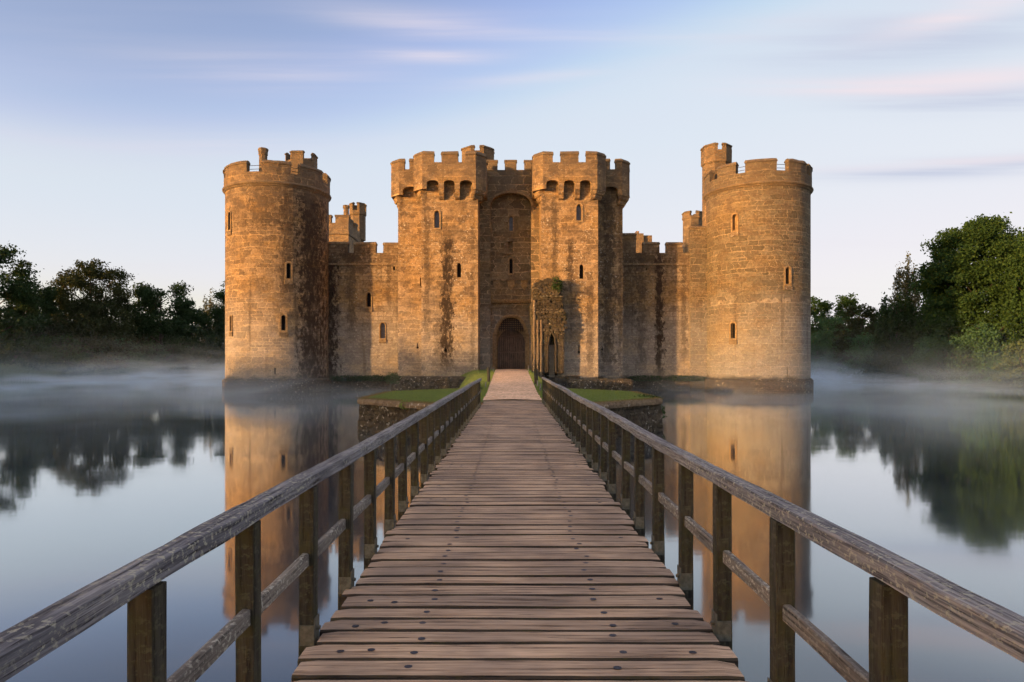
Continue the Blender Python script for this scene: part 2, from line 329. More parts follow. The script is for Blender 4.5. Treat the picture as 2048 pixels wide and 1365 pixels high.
M['ruin'] = stone('ruin_stone', (0.085, 0.068, 0.046), (0.032, 0.026, 0.019), (0.045, 0.035, 0.024), 0.5, 0.33, 0.7, 0.35, [], seed=15.0, wet_lit=False, rubble=0.18, och=0.4, ochre=(0.085, 0.07, 0.032), patch=(0.05, 0.04, 0.028), msize=0.03)
def simple(name, col, rough=0.6, metal=0.0, nscale=8, var=0.25, bumpd=0.004):
    k = NM(name, rough); k.b.inputs['Metallic'].default_value = metal
    f = k.noise(k.pos, nscale, 5, 0.65)
    c = k.mix(k.step(f, 0.3, 0.7), tuple(x * (1 - var) for x in col), tuple(min(1, x * (1 + var)) for x in col))
    return k.fin(c, k.bump(f, 0.5, bumpd))
M['void'] = simple('dark_interior', (0.006, 0.005, 0.005), 0.9)  # near-black plates in windows, slits and gate paint the unlit depth
M['glass'] = simple('leaded_glass', (0.10, 0.10, 0.115), 0.25, 0, 5, 0.2, 0.002)
M['iron'] = simple('rusty_iron', (0.05, 0.038, 0.032), 0.6, 0.5)
M['steel'] = simple('galvanised_steel', (0.12, 0.12, 0.10), 0.55, 0.35, 30, 0.35)
M['bolt'] = simple('bolt_head', (0.05, 0.05, 0.065), 0.45, 0.5, 40)

def wood(name, c1, c2, crack, lich=(0.38, 0.38, 0.31), lamt=0.0, gs=(1.2, 26, 1), moss=0.0, seed=0, bd=0.006, rough=0.8, rain=0.55):
    k = NM(name, rough)
    g = k.noise(k.mapv(k.uv, gs, (seed, 0, 0)), 1.6, 6, 0.65, 0.12)
    g2 = k.noise(k.mapv(k.uv, (gs[0] * 2.0, gs[1] * 3.0, 1), (seed, 4, 0)), 1.7, 4, 0.6, 0.2)
    big = k.noise(k.pos, 1.7, 3, 0.6)
    c = k.mix(k.step(g, 0.36, 0.64), c1, c2)
    c = k.mix(1.0, c, k.mix(k.step(big, 0.35, 0.65), (0.78, 0.78, 0.8), (1.2, 1.17, 1.12)), 'MULTIPLY')
    rnd = k.n('ShaderNodeNewGeometry').outputs['Random Per Island']
    c = k.mix(1.0, c, k.mix(rnd, (0.80, 0.80, 0.82), (1.18, 1.15, 1.12)), 'MULTIPLY')
    ck = k.math('MAXIMUM', k.step(g, 0.40, 0.33), k.step(g2, 0.39, 0.32)); c = k.mix(k.math('MULTIPLY', ck, 0.95), c, crack)
    if lamt:
        ln = k.noise(k.mapv(k.uv, (9, 9, 1), (2, seed, 0)), 4.5, 4, 0.65); la = k.noise(k.pos, 2.2, 2, 0.5)
        lm = k.math('MULTIPLY', k.step(ln, 0.53, 0.61), k.step(la, 0.38, 0.58, 0.25, lamt)); c = k.mix(lm, c, lich)
    if moss:
        ms = k.noise(k.pos, 7, 4, 0.7); c = k.mix(k.step(ms, 0.45, 0.65, 0, moss), c, (0.045, 0.043, 0.014))
    h = k.math('ADD', g, k.math('MULTIPLY', g2, 0.5)); h = k.math('SUBTRACT', h, k.math('MULTIPLY', ck, 0.7))
    return k.fin(c, k.bump(h, 0.8, bd))
M['plank'] = wood('deck_oak', (0.29, 0.213, 0.155), (0.50, 0.385, 0.292), (0.045, 0.030, 0.022), gs=(.9, 24, 1), bd=0.008)
M['rail'] = wood('weathered_rail', (0.080, 0.082, 0.096), (0.26, 0.265, 0.29), (0.018, 0.016, 0.018), lamt=0.9, gs=(1.6, 42, 1), bd=0.006)
M['post'] = wood('damp_post', (0.020, 0.019, 0.015), (0.056, 0.053, 0.040), (0.012, 0.01, 0.008), lich=(0.13, 0.13, 0.08), lamt=0.35, gs=(2.0, 40, 1), moss=0.6)
M['midrail'] = wood('lichened_midrail', (0.10, 0.092, 0.085), (0.21, 0.195, 0.175), (0.02, 0.018, 0.016), lich=(0.45, 0.44, 0.38), lamt=1.0, gs=(1.6, 42, 1))
M['door'] = wood('door_oak', (0.070, 0.046, 0.035), (0.17, 0.115, 0.085), (0.02, 0.012, 0.01), gs=(0.8, 9, 1))
M['beam'] = wood('deck_beam', (0.03, 0.024, 0.02), (0.06, 0.048, 0.038), (0.01, 0.008, 0.007), gs=(1, 12, 1), moss=0.5)
M['bark'] = wood('bark', (0.035, 0.03, 0.024), (0.085, 0.072, 0.058), (0.012, 0.01, 0.008), gs=(1.2, 6, 1), bd=0.03)
M['birch'] = wood('birch_bark', (0.16, 0.15, 0.14), (0.34, 0.32, 0.30), (0.03, 0.028, 0.026), gs=(6, 1, 1), bd=0.01)

def leafmat(name, c1, c2, tr=0.45):
    k = NM(name, 0.75); g = k.n('ShaderNodeNewGeometry').outputs['Random Per Island']
    big = k.noise(k.pos, 0.35, 2, 0.5)
    f = k.math('ADD', k.math('MULTIPLY', g, 0.6), k.math('MULTIPLY', big, 0.4))
    c = k.mix(f, c1, c2); k.put(c, k.b.inputs['Base Color'])
    t = k.n('ShaderNodeBsdfTranslucent'); k.l(c, t.inputs[0]); m = k.n('ShaderNodeMixShader'); m.inputs[0].default_value = tr * 0.6
    k.l(k.b.outputs[0], m.inputs[1]); k.l(t.outputs[0], m.inputs[2]); k.l(m.outputs[0], k.out.inputs[0]); return k.m
M['leaf_dark'] = leafmat('foliage_dark', (0.013, 0.030, 0.009), (0.032, 0.068, 0.018))
M['leaf_olive'] = leafmat('foliage_olive', (0.018, 0.027, 0.008), (0.042, 0.055, 0.015))
M['leaf_mid'] = leafmat('foliage_mid', (0.017, 0.042, 0.010), (0.046, 0.098, 0.020))
M['leaf_bush'] = leafmat('foliage_bush', (0.030, 0.075, 0.028), (0.070, 0.150, 0.055))
M['leaf_pale'] = leafmat('foliage_pale', (0.05, 0.08, 0.035), (0.10, 0.14, 0.06))
M['leaf_birch'] = leafmat('foliage_birch', (0.060, 0.065, 0.032), (0.12, 0.125, 0.06))
M['reed'] = leafmat('reed_blades', (0.085, 0.13, 0.055), (0.15, 0.21, 0.09))
M['grassblade'] = leafmat('grass_blades', (0.12, 0.18, 0.04), (0.23, 0.29, 0.08))
M['drygrass'] = leafmat('dry_grass', (0.16, 0.13, 0.05), (0.26, 0.19, 0.08))

def groundmat():
    k = NM('bank_earth', 0.95); f = k.noise(k.pos, 0.6, 5, 0.6); g = k.noise(k.pos, 9, 4, 0.6)
    c = k.mix(k.step(f, 0.35, 0.65), (0.035, 0.055, 0.016), (0.06, 0.06, 0.025)); return k.fin(c, k.bump(g, 0.6, 0.05))
def lawnmat():
    k = NM('lawn', 0.95); f = k.noise(k.pos, 1.5, 5, 0.6); g = k.noise(k.pos, 22, 4, 0.7)
    c = k.mix(k.step(f, 0.35, 0.65), (0.11, 0.17, 0.036), (0.18, 0.225, 0.06)); c = k.mix(k.step(g, 0.3, 0.7), k.mix(1.0, c, (0.65, 0.65, 0.65), 'MULTIPLY'), c)
    b = k.noise(k.pos, 0.9, 4, 0.7); c = k.mix(k.step(b, 0.60, 0.68, 0, 0.6), c, (0.17, 0.12, 0.06))
    return k.fin(c, k.bump(g, 0.8, 0.06))
def gravelmat():
    k = NM('gravel', 0.95); v = k.n('ShaderNodeTexVoronoi'); k.l(k.pos, v.inputs['Vector']); v.inputs['Scale'].default_value = 15
    c = k.mix(k.xyz(v.outputs[1])[0], (0.42, 0.27, 0.17), (0.95, 0.68, 0.48)); f = k.noise(k.pos, 1.2, 4, 0.6)
    c = k.mix(1.0, c, k.mix(k.step(f, 0.3, 0.7), (0.82, 0.80, 0.78), (1.1, 1.08, 1.05)), 'MULTIPLY')
    sp = k.noise(k.pos, 14, 3, 0.6); c = k.mix(k.step(sp, 0.66, 0.72, 0, 0.6), c, (0.10, 0.06, 0.035))
    return k.fin(c, k.bump(v.outputs[0], 0.8, 0.02))
M['ground'] = groundmat(); M['lawn'] = lawnmat(); M['gravel'] = gravelmat()

def watermat():
    k = NM('moat_water', 0.9)
    a = k.noise(k.mapv(k.pos, (0.30, 0.8, 1)), 1.0, 3, 0.5); r = k.noise(k.mapv(k.pos, (0.05, 0.12, 1)), 1.0, 3, 0.6)
    bmp = k.bump(a, 0.10, 0.02); k.put((0.020, 0.034, 0.052), k.b.inputs['Base Color'])
    g = k.n('ShaderNodeBsdfGlossy'); g.inputs['Color'].default_value = (.94, .985, 1, 1); k.l(k.step(r, 0.3, 0.7, 0.035, 0.085), g.inputs['Roughness']); k.l(bmp, g.inputs['Normal'])
    lw_ = k.n('ShaderNodeLayerWeight'); lw_.inputs[0].default_value = 0.5
    cv = k.n('ShaderNodeFloatCurve'); k.l(lw_.outputs['Facing'], cv.inputs['Value']); c = cv.mapping.curves[0]
    P_ = [(0, .03), (.40, .08), (.60, .21), (.70, .40), (.80, .62), (.90, .84), (1, 1)]
    while len(c.points) < len(P_): c.points.new(.5, .5)
    for q, p in zip(c.points, P_): q.location = p
    cv.mapping.update(); m_ = k.n('ShaderNodeMixShader'); k.l(cv.outputs[0], m_.inputs[0]); k.l(k.b.outputs[0], m_.inputs[1]); k.l(g.outputs[0], m_.inputs[2]); k.l(m_.outputs[0], k.out.inputs[0]); return k.m
M['water'] = watermat()

# ------------------------------------------------------------------ ground, water
XL, XR, YN, YF = -66.0, 51.0, -2.2, 172.0
def basin(x, y):
    """signed distance to the moat's edge, + outside"""
    xl = XL + 2.2 * math.sin(y * 0.045 + 1) + 0.8 * math.sin(y * 0.17)
    xr = XR + 2.0 * math.sin(y * 0.06) + 0.7 * math.sin(y * 0.21 + 2) + max(0, y - 60) * 0.055
    return max(xl - x, x - xr, YN - y, y - YF)
def gh(x, y):
    d = basin(x, y); t = min(1, max(0, (d + 1.4) / 2.8)); t = t * t * (3 - 2 * t)
    return -1.6 + t * (2.35 + 0.3 * mn.noise(Vector((x * .07, y * .07, 0)))) + (max(0, d - 3) * 0.02 if d < 60 else 1.14) * (0 if (abs(x) < 6 and y < YN) else 1)
def axis(lo, hi, step, far):
    a = list(np.arange(lo, hi + .01, step)); s = step
    while a[-1] < far: s *= 1.5; a.append(a[-1] + s)
    s = step
    while a[0] > -far: s *= 1.5; a.insert(0, a[0] - s)
    return a
gx = axis(-78, 66, 1.4, 4000); gy = axis(-12, 184, 1.8, 4000)
vv = [(x, y, gh(x, y)) for y in gy for x in gx]; nx = len(gx)
ff = [(j * nx + i, j * nx + i + 1, (j + 1) * nx + i + 1, (j + 1) * nx + i) for j in range(len(gy) - 1) for i in range(nx - 1)]
me = bpy.data.meshes.new('ground'); me.from_pydata(vv, [], ff); me.materials.append(M['ground']); me.shade_smooth()
o = bpy.data.objects.new('ground', me); S.collection.objects.link(o); tag(o, kind='structure')
m = MB(); m.face([(XL - 6, YN - 3, 0), (XR + 14, YN - 3, 0), (XR + 14, YF + 3, 0), (XL - 6, YF + 3, 0)])
tag(m.build('water', M['water'], merge=False), kind='structure')

# ------------------------------------------------------------------ outlines
def arch(w_, h_, kind='round', n=10):
    a = w_ / 2
    if kind == 'rect': return [(-a, 0), (a, 0), (a, h_), (-a, h_)]
    pts = [(-a, 0), (a, 0)]
    if kind == 'round':
        r = min(a, h_ * .5); pts += [(a * math.cos(t), h_ - r + r * math.sin(t)) for t in [math.pi * i / n for i in range(n + 1)]]
    elif kind == 'pointed':
        rise = min(w_ * 0.62, h_ * .5)
        for i in range(n + 1):
            t = i / n; s_ = abs(2 * t - 1)
            pts.append((a * (1 - 2 * t) if False else a * math.copysign(s_ ** 0.62 if s_ > 0 else 0, 1 - 2 * t), h_ - rise + rise * (1 - s_ ** 1.75) ** 0.9))
    elif kind == 'flat':   # four-centred, low rise
        rise = w_ * 0.27
        for i in range(n + 1):
            t = math.pi * i / n; pts.append((a * math.cos(t), h_ - rise + rise * math.sin(t) ** 0.85))
    elif kind == 'keyhole':
        r = a * 2.3; pts = [(-r * math.sin(t), r - r * math.cos(t)) for t in [math.pi * 2 * (0.88 - 0.76 * i / 10) for i in range(11)]][::-1]
        pts = [(x, y) for x, y in pts]
        pts = [(a, h_), (-a, h_)] + sorted_key(r, a)
    return pts
def sorted_key(r, a):
    q = []
    th = math.asin(min(1, a / r))
    for i in range(11):
        t = math.pi - (math.pi * 2 - 2 * th) * 0 if False else None
        ang = (math.pi / 2 + th) + (2 * math.pi - 2 * th) * i / 10
        q.append((r * math.cos(ang), r + r * math.sin(ang)))
    return q
def scale_out(pts, d, bottom=True):
    cx = 0; ys = [p[1] for p in pts]; cy = (min(ys) + max(ys)) / 2; hw = max(p[0] for p in pts); hh = (max(ys) - min(ys)) / 2
    return [(p[0] * (hw + d) / hw, cy + (p[1] - cy) * (hh + d) / hh) for p in pts]

UP = Vector((0, 0, 1))
def opening(parent, cut, O, Nn, w_, h_, kind='round', frame=0.16, pane='void', depth=0.34, name='window', mat='trim', sill=True):
    """window: adds its hole to cut, builds moulded surround, pane and sill under parent"""
    T = UP.cross(Nn).normalized() * 1.0; O = Vector(O)
    A = arch(w_, h_, kind)
    wide = arch(w_ + (0.10 if frame else 0), h_ + (0.06 if frame else 0), kind) if kind != 'keyhole' else A
    cut.extr(wide, O, T, UP, Nn, 0.4, -depth)
    root = None
    if frame:
        B = scale_out(A, frame); m_ = MB(); m_.ring_extr(scale_out(A, 0.035), B, O, T, UP, Nn, -0.10, 0.07)
        I = A; m_.ring_extr(I, scale_out(A, 0.05), O, T, UP, Nn, -0.26, -0.12)
        root = m_.build(name, M[mat], parent)
        if sill:
            m_ = MB(); s_ = w_ / 2 + frame * 1.15
            m_.extr([(-s_, -frame - 0.34), (s_, -frame - 0.34), (s_, -frame + 0.0), (-s_, -frame + 0.0)], O, T, UP, Nn, -0.1, 0.10)
            m_.build('sill', M['cope'], root, jit=0.02)
        m_ = MB(); m_.extr(scale_out(A, 0.07), O, T, UP, Nn, -depth + 0.015, -depth + 0.06); m_.build('pane', M[pane], root)
    else:
        m_ = MB(); m_.extr(scale_out(A, -0.004), O, T, UP, Nn, -depth + 0.005, -depth + 0.05); root = m_.build(name, M[pane], parent)
    return root

def offset(poly, o):
    n = len(poly); r = []
    for i in range(n):
        p, a, b = Vector(poly[i]), Vector(poly[i - 1]), Vector(poly[(i + 1) % n])
        e1 = (p - a).normalized(); e2 = (b - p).normalized(); n1 = Vector((e1.y, -e1.x)); n2 = Vector((e2.y, -e2.x))
        k = (n1 + n2); k = k / max(0.2, k.dot(n1)); r.append((p.x + k.x * o, p.y + k.y * o))
    return r
def perim(poly):
    s = [0]
    for i in range(len(poly)): s.append(s[-1] + math.dist(poly[i], poly[(i + 1) % len(poly)]))
    return s
def sub(poly, s0, s1):
    s = perim(poly); n = len(poly); tot = s[-1]; out_ = []; src = []
    def at(t):
        t %= tot
        for i in range(n):
            if s[i] <= t <= s[i + 1] + 1e-9:
                f = (t - s[i]) / (s[i + 1] - s[i]); a, b = poly[i], poly[(i + 1) % n]
                return (a[0] + (b[0] - a[0]) * f, a[1] + (b[1] - a[1]) * f)
    out_.append(at(s0))
    cand = sorted([x + k * tot for x in s[:-1] for k in (-1, 0, 1, 2) if s0 + 1e-3 < x + k * tot < s1 - 1e-3])
    out_ += [at(c + 0.0) for c in cand]; out_.append(at(s1)); return out_
def strip(poly, s0, s1, t, out_=0.0):
    """plan outline of the stretch s0..s1 of the perimeter, t thick inwards"""
    P = sub(poly, s0, s1)
    nrm = []
    for i in range(len(P)):
        a = Vector(P[max(i - 1, 0)]); b = Vector(P[min(i + 1, len(P) - 1)]); p = Vector(P[i])
        e = []
        if i > 0: e.append((p - a).normalized())
        if i < len(P) - 1: e.append((b - p).normalized())
        ns = [Vector((x.y, -x.x)) for x in e]; k = sum(ns, Vector((0, 0))); k = k / max(.2, k.dot(ns[0])); nrm.append(k)
    o_ = [(p[0] + k.x * out_, p[1] + k.y * out_) for p, k in zip(P, nrm)]; i_ = [(p[0] - k.x * t, p[1] - k.y * t) for p, k in zip(P, nrm)]
    return o_ + i_[::-1]
def merlon(parent, poly, s0, s1, z0, z1, t=0.45, mat='gate', cope=0.3):
    m_ = MB(); m_.prism(strip(poly, s0, s1, t), z0, z1 - cope, 0, s0)
    m_.prism(strip(poly, s0 - .04, s1 + .04, t + .05, 0.06), z1 - cope, z1 - cope + 0.10, 1)
    A = strip(poly, s0 - .04, s1 + .04, t + .05, 0.06); B = strip(poly, s0 - .02, s1 + .02, t - 0.08, -0.12)
    m_.loft(A, B, z1 - cope + 0.10, z1, 1)
    return m_.build('merlon', [M[mat], M['cope']], parent, jit=0.055)
def circle(cx, cy, r, n=72): return [(cx + r * math.cos(2 * math.pi * i / n), cy + r * math.sin(2 * math.pi * i / n)) for i in range(n)]
# polygons run counter-clockwise, seen from above: offset(+) grows them

def ringwall(m_, outer, inner, z0, z1, mi=0):
    n = len(outer); s = perim(outer)
    for i in range(n):
        j = (i + 1) % n
        m_.face([(*outer[i], z0), (*outer[j], z0), (*outer[j], z1), (*outer[i], z1)], [(s[i], z0), (s[i + 1], z0), (s[i + 1], z1), (s[i], z1)], mi)
        m_.face([(*inner[i], z0), (*inner[j], z0), (*inner[j], z1), (*inner[i], z1)], [(s[i], z0), (s[i + 1], z0), (s[i + 1], z1), (s[i], z1)], mi)
        m_.face([(*outer[i], z1), (*outer[j], z1), (*inner[j], z1), (*inner[i], z1)], None, mi)
        m_.face([(*outer[i], z0), (*outer[j], z0), (*inner[j], z0), (*inner[i], z0)], None, mi)

# ------------------------------------------------------------------ round corner towers
def hit_cyl(px, cx, cy, r):
    dx, dy = (px - 1024) / 1365, 1.0; a = dx * dx + dy * dy; b = -2 * (dx * cx + dy * cy); c = cx * cx + cy * cy - r * r
    t = (-b - math.sqrt(b * b - 4 * a * c)) / (2 * a); return dx * t, t
def drum(cx, cy, r, label, mat, wins, merl, ztop, zcren, zstr, frame_extra=()):
    root = empty('round_tower', (cx, cy, 0), label, 'tower', 'round corner towers of the castle')
    body = MB(); C0 = circle(cx, cy, r)
    body.prism(C0, -1.5, zstr + 0.02); b = body.build('tower_wall', M[mat], root)
    cut = MB()
    for (px, y0, y1, wp, kind, fr, pane) in wins:
        x, d = hit_cyl(px, cx, cy, r); n = Vector((x - cx, d - cy, 0)).normalized(); z0, z1 = PZ(y1, d), PZ(y0, d)
        foreshort = max(.35, abs(n.dot(Vector((-x, -d, 0)).normalized())))
        opening(root, cut, (x, d, z0), n, wp * d / 1365 / foreshort, z1 - z0, kind, fr, pane, name='window' if fr else 'arrow_slit')
    boolcut(b, cut)
    for f in b.data.polygons: f.use_smooth = False
    m_ = MB(); ringwall(m_, circle(cx, cy, r + 0.22), circle(cx, cy, r - 0.5), -1.4, 0.95); m_.loft(circle(cx, cy, r + 0.22), circle(cx, cy, r + 0.02), 0.95, 1.12, cap=False)
    m_.build('plinth', M['moss'], root, jit=0.05)
    m_ = MB(); prof = [(0.02, zstr - 0.20), (0.10, zstr - 0.12), (0.13, zstr - 0.04), (0.20, zstr + 0.0), (0.24, zstr + 0.10), (0.20, zstr + 0.17), (0.10, zstr + 0.24)]
    for (a, za), (c, zb) in zip(prof, prof[1:]): m_.loft(circle(cx, cy, r + a), circle(cx, cy, r + c), za, zb, cap=False)
    sc_ = m_.build('string_course', M['cope'], root, jit=0.015)
    rp = r + 0.11; P = circle(cx, cy, rp)
    m_ = MB(); ringwall(m_, P, circle(cx, cy, rp - 0.5), zstr + 0.02, zcren); par = m_.build('parapet', M[mat], root, jit=0.02)
    m_ = MB(); m_.prism(circle(cx, cy, rp - 0.5), zcren - 1.2, zcren - 0.9); m_.build('roof', M['cope'], root)
    tot = 2 * math.pi * rp
    # merlon positions are given in degrees from straight towards the camera (-Y), + to the right
    for (a0, a1) in merl:
        s0 = (R(270 + a0) % (2 * math.pi)) * rp; s1 = s0 + R(a1 - a0) * rp
        merlon(par, P, s0, s1, zcren - 0.02, ztop, 0.45, mat)
    # safety rails across the gaps
    for (a0, a1), (b0, b1) in zip(merl, merl[1:]):
        if not -100 < a1 < 100: continue
        m_ = MB(); rr = rp - 0.42
        p0 = (cx + rr * math.sin(R(a1 - 2)), cy - rr * math.cos(R(a1 - 2))); p1 = (cx + rr * math.sin(R(b0 + 2)), cy - rr * math.cos(R(b0 + 2)))
        for zr in (0.32, 0.62): m_.tube([(*p0, zcren + zr), (*p1, zcren + zr)], 0.022, 6)
        m_.build('safety_rail', M['iron'], par)
    return root, par
def turret(root, cx, cy, r, z0, zc, zt, zs, mat='far', n=8, rot=22.5, name='stair_turret', gaps=None, frac=0.62):
    P = [(cx + r * math.cos(R(rot + 360 / n * i)), cy + r * math.sin(R(rot + 360 / n * i))) for i in range(n)]
    m_ = MB(); m_.prism(P, z0, zs); t = m_.build(name, M[mat], root)
    Q = offset(P, 0.10); m_ = MB(); m_.loft(P, Q, zs, zs + 0.12, cap=False); m_.prism(Q, zs + 0.12, zc); m_.build('parapet', M[mat], t, jit=0.03)
    s = perim(Q); tot = s[-1]; k = n // 2; e = tot / k
    for i in range(k):
        merlon(t, Q, e * (i + .5 - frac / 2) + e * .5 + (gaps or 0), e * (i + .5 + frac / 2) + e * .5 + (gaps or 0), zc - .02, zt, 0.3, mat, 0.22)
    return t

lw = [(460, 426, 460, 3.6, 'round', 0.13, 'glass'), (577.5, 527, 557, 7, 'round', 0.17, 'void'), (567, 631, 661, 7, 'round', 0.17, 'void'),
      (463, 633, 662, 2.6, 'round', 0.13, 'trim'), (550, 736, 749, 2.6, 'rect', 0, 'void'), (640, 455, 470, 2.5, 'rect', 0, 'void')]
lt, lpar = drum(-21.0, 61.3, 4.40, 'round tower left of the gatehouse with a slender stone chimney rising above its battlements', 'drum', lw,
    [(-150, -120), (-104, -66), (-54, -15), (2, 32), (42, 74), (86, 116), (128, 150), (165, 195)], 19.42, 18.42, 17.45)
rw = [(1470, 430, 461, 7, 'round', 0.17, 'trim'), (1575, 536, 568, 7, 'round', 0.17, 'void'), (1466.5, 647, 677, 7, 'round', 0.17, 'void'),
      (1575, 735, 755, 1.8, 'rect', 0, 'void'), (1414.5, 621, 631, 3, 'rect', 0, 'void')]
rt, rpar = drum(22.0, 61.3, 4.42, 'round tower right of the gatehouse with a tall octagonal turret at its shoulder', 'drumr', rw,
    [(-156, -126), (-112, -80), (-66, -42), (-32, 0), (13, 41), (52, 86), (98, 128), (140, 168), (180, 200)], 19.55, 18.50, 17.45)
# chimney on the left tower, a stair turret behind its parapet
m = MB(); cx, cy = PX(526.5, 59.2), 59.2
m.tube([(cx, cy, 17.3), (cx, cy, PZ(312, 59.2))], [0.40, 0.36], 8); z = PZ(312, 59.2)
m.tube([(cx, cy, z), (cx, cy, z + .08), (cx, cy, z + .14), (cx, cy, z + .42), (cx, cy, z + .50), (cx, cy, z + .62)], [0.36, 0.42, 0.40, 0.44, 0.47, 0.40], 8)
m.build('chimney', M['cope'], lt, jit=0.015)
turret(lt, PX(603, 63.2), 63.2, 1.32, 10, 20.95, 21.75, 19.2, 'cope', gaps=-0.54, frac=0.6)
turret(rt, PX(1432.5, 63), 63, 1.27, -1, PZ(300, 61.9), PZ(286, 61.9), PZ(326, 61.9), 'gate', frac=0.80, gaps=0.52)

# ------------------------------------------------------------------ gatehouse
ZC, ZM, ZRB, ZOP, ZCB = 18.75, 19.68, 16.60, 17.30, 15.80     # crenel, merlon top, ring bottom, opening crown, corbel bottom
gateh = empty('gatehouse', (0, 58, 0), 'twin-towered gatehouse with corbelled battlements and a tall arched recess over its oak door', 'gatehouse')
def gtower(x0, x1, y0, y1, zt, name):
    m_ = MB(); m_.prism([(x0, y0), (x1, y0), (x1, y1), (x0, y1)], -1.5, zt); return m_.build(name, M['gate'], gateh)
def machic(parent, poly, edges, zt_off=0.0, skip_back=True):
    """projecting parapet over 'poly' (ccw body outline with chamfered corners), openings on each edge: edges={edge index: [(centre fraction m, width)]}"""
    out_ = offset(poly, 0.66); inn = offset(poly, 0.20)
    m_ = MB(); ringwall(m_, out_, inn, ZRB, ZC); par = m_.build('parapet', M['gate'], parent, jit=0.0)
    cut = MB(); s = perim(out_)
    corb = []
    for ei, ops in edges.items():
        a, b = Vector(out_[ei]), Vector(out_[(ei + 1) % len(out_)]); e = (b - a).normalized(); nn = Vector((e.y, -e.x))
        for (c, wd) in ops:
            p = a + e * c
            cut.extr([(-wd / 2, -0.3), (wd / 2, -0.3)] + arch(wd, ZOP - ZRB, 'flat', 8)[2:], Vector((p.x, p.y, ZRB)), Vector((e.x, e.y, 0)), UP, Vector((nn.x, nn.y, 0)), 0.3, -0.56)
    boolcut(par, cut)
    # floor of the wall walk closes the slots towards the tower head
    m_ = MB(); m_.prism(offset(poly, 0.18), ZC - 0.9, ZC - 0.7); m_.build('roof', M['cope'], parent)
    return par, out_
def corbel(parent, p, e, nn, wd):
    """stepped rounded corbel under the parapet: p on the body face, e along the wall"""
    m_ = MB(); O = Vector((p.x, p.y, 0)); T = Vector((e.x, e.y, 0)); Nv = Vector((nn.x, nn.y, 0))
    prof = [(0, ZRB + .02), (0.655, ZRB + .02), (0.655, ZRB - 0.02), (0.60, ZRB - 0.06), (0.56, ZRB - .12), (0.55, ZRB - .25), (0.49, ZRB - .36), (0.38, ZRB - .40), (0.36, ZRB - .44), (0.35, ZRB - .58), (0.29, ZRB - .68), (0.16, ZRB - .74), (0, ZCB)]
    n = len(prof)
    def P(u, q): return O + T * u + Nv * q[0] + UP * q[1]
    for i in range(n):
        j = (i + 1) % n; m_.face([P(-wd / 2, prof[i]), P(-wd / 2, prof[j]), P(wd / 2, prof[j]), P(wd / 2, prof[i])])
    m_.face([P(-wd / 2, q) for q in prof]); m_.face([P(wd / 2, q) for q in prof[::-1]])
    return m_.build('corbel', M['gate'], parent, jit=0.02)
def corner_corbel(parent, pts, path):
    """corbel table that turns a corner: body outline part 'path' as indices, lofted outwards"""
    pass
prof_c = [(0.655, ZRB + .02), (0.655, ZRB - 0.02), (0.58, ZRB - .10), (0.55, ZRB - .26), (0.48, ZRB - .37), (0.38, ZRB - .40), (0.35, ZRB - .45), (0.345, ZRB - .58), (0.27, ZRB - .70), (0.02, ZCB)]
def strip_corbel(parent, poly, s0, s1):
    """corbel following the body outline from s0 to s1 (round the corner)"""
    m_ = MB()
    for (a, za), (b, zb) in zip(prof_c, prof_c[1:]):
        A = strip(poly, s0, s1, 0.12, a); B = strip(poly, s0, s1, 0.12, b); n = len(A); h = n // 2
        for i in range(n): m_.face([(*A[i], za), (*A[(i + 1) % n], za), (*B[(i + 1) % n], zb), (*B[i], zb)])
    A = strip(poly, s0, s1, 0.12, prof_c[0][0]); m_.face([(*p, prof_c[0][1]) for p in A]); B = strip(poly, s0, s1, 0.12, prof_c[-1][0]); m_.face([(*p, prof_c[-1][1]) for p in B])
    return m_.build('corbel', M['gate'], parent, jit=0.02)

def rect_cham(x0, x1, y0, y1, c, bl=True, br=True):
    p = []
    p += [(x0 + c, y0)] if bl else [(x0, y0)]
    p += [(x1 - c, y0), (x1, y0 + c)] if br else [(x1, y0)]
    p += [(x1, y1), (x0, y1)]
    if bl: p += [(x0, y0 + c)]
    return p
# --- left front tower
LX0, LX1, GY = -7.43, -2.79, 56.0
lft = gtower(LX0, LX1, GY, 64, 18.0, 'front_tower')
cut = MB()
def gwin(parent, px, y0, y1, wp, d, kind, fr, pane, depth=.34, sill=True):
    opening(parent, cut, (PX(px, d), d, PZ(y1, d)), Vector((0, -1, 0)), wp * d / 1365, (y1 - y0) * d / 1365, kind, fr, pane, depth, name='window' if wp > 4 else 'arrow_slit', sill=sill)
gwin(lft, 874, 423, 456, 9, GY, 'pointed', 0.15, 'glass', sill=False); gwin(lft, 918, 526, 555, 8, GY, 'pointed', 0.0, 'void'); gwin(lft, 891, 695, 705, 3, GY, 'keyhole', 0, 'void')
boolcut(lft, cut)
def octo(x0, x1, y0, y1, c=0.42): return rect_cham(x0, x1, y0, y1, c)
def tower_head(tower, x0, x1, y0, y1, fronts, merl, cham=0.42):
    poly = octo(x0, x1, y0, y1, cham)
    fw = (x1 - x0) - 2 * cham
    par, out_ = machic(tower, poly, {0: [(PXm - out0, wd) for (PXm, wd) in fronts for out0 in (offset(poly, .66)[0][0],)]})
    return poly, par, out_
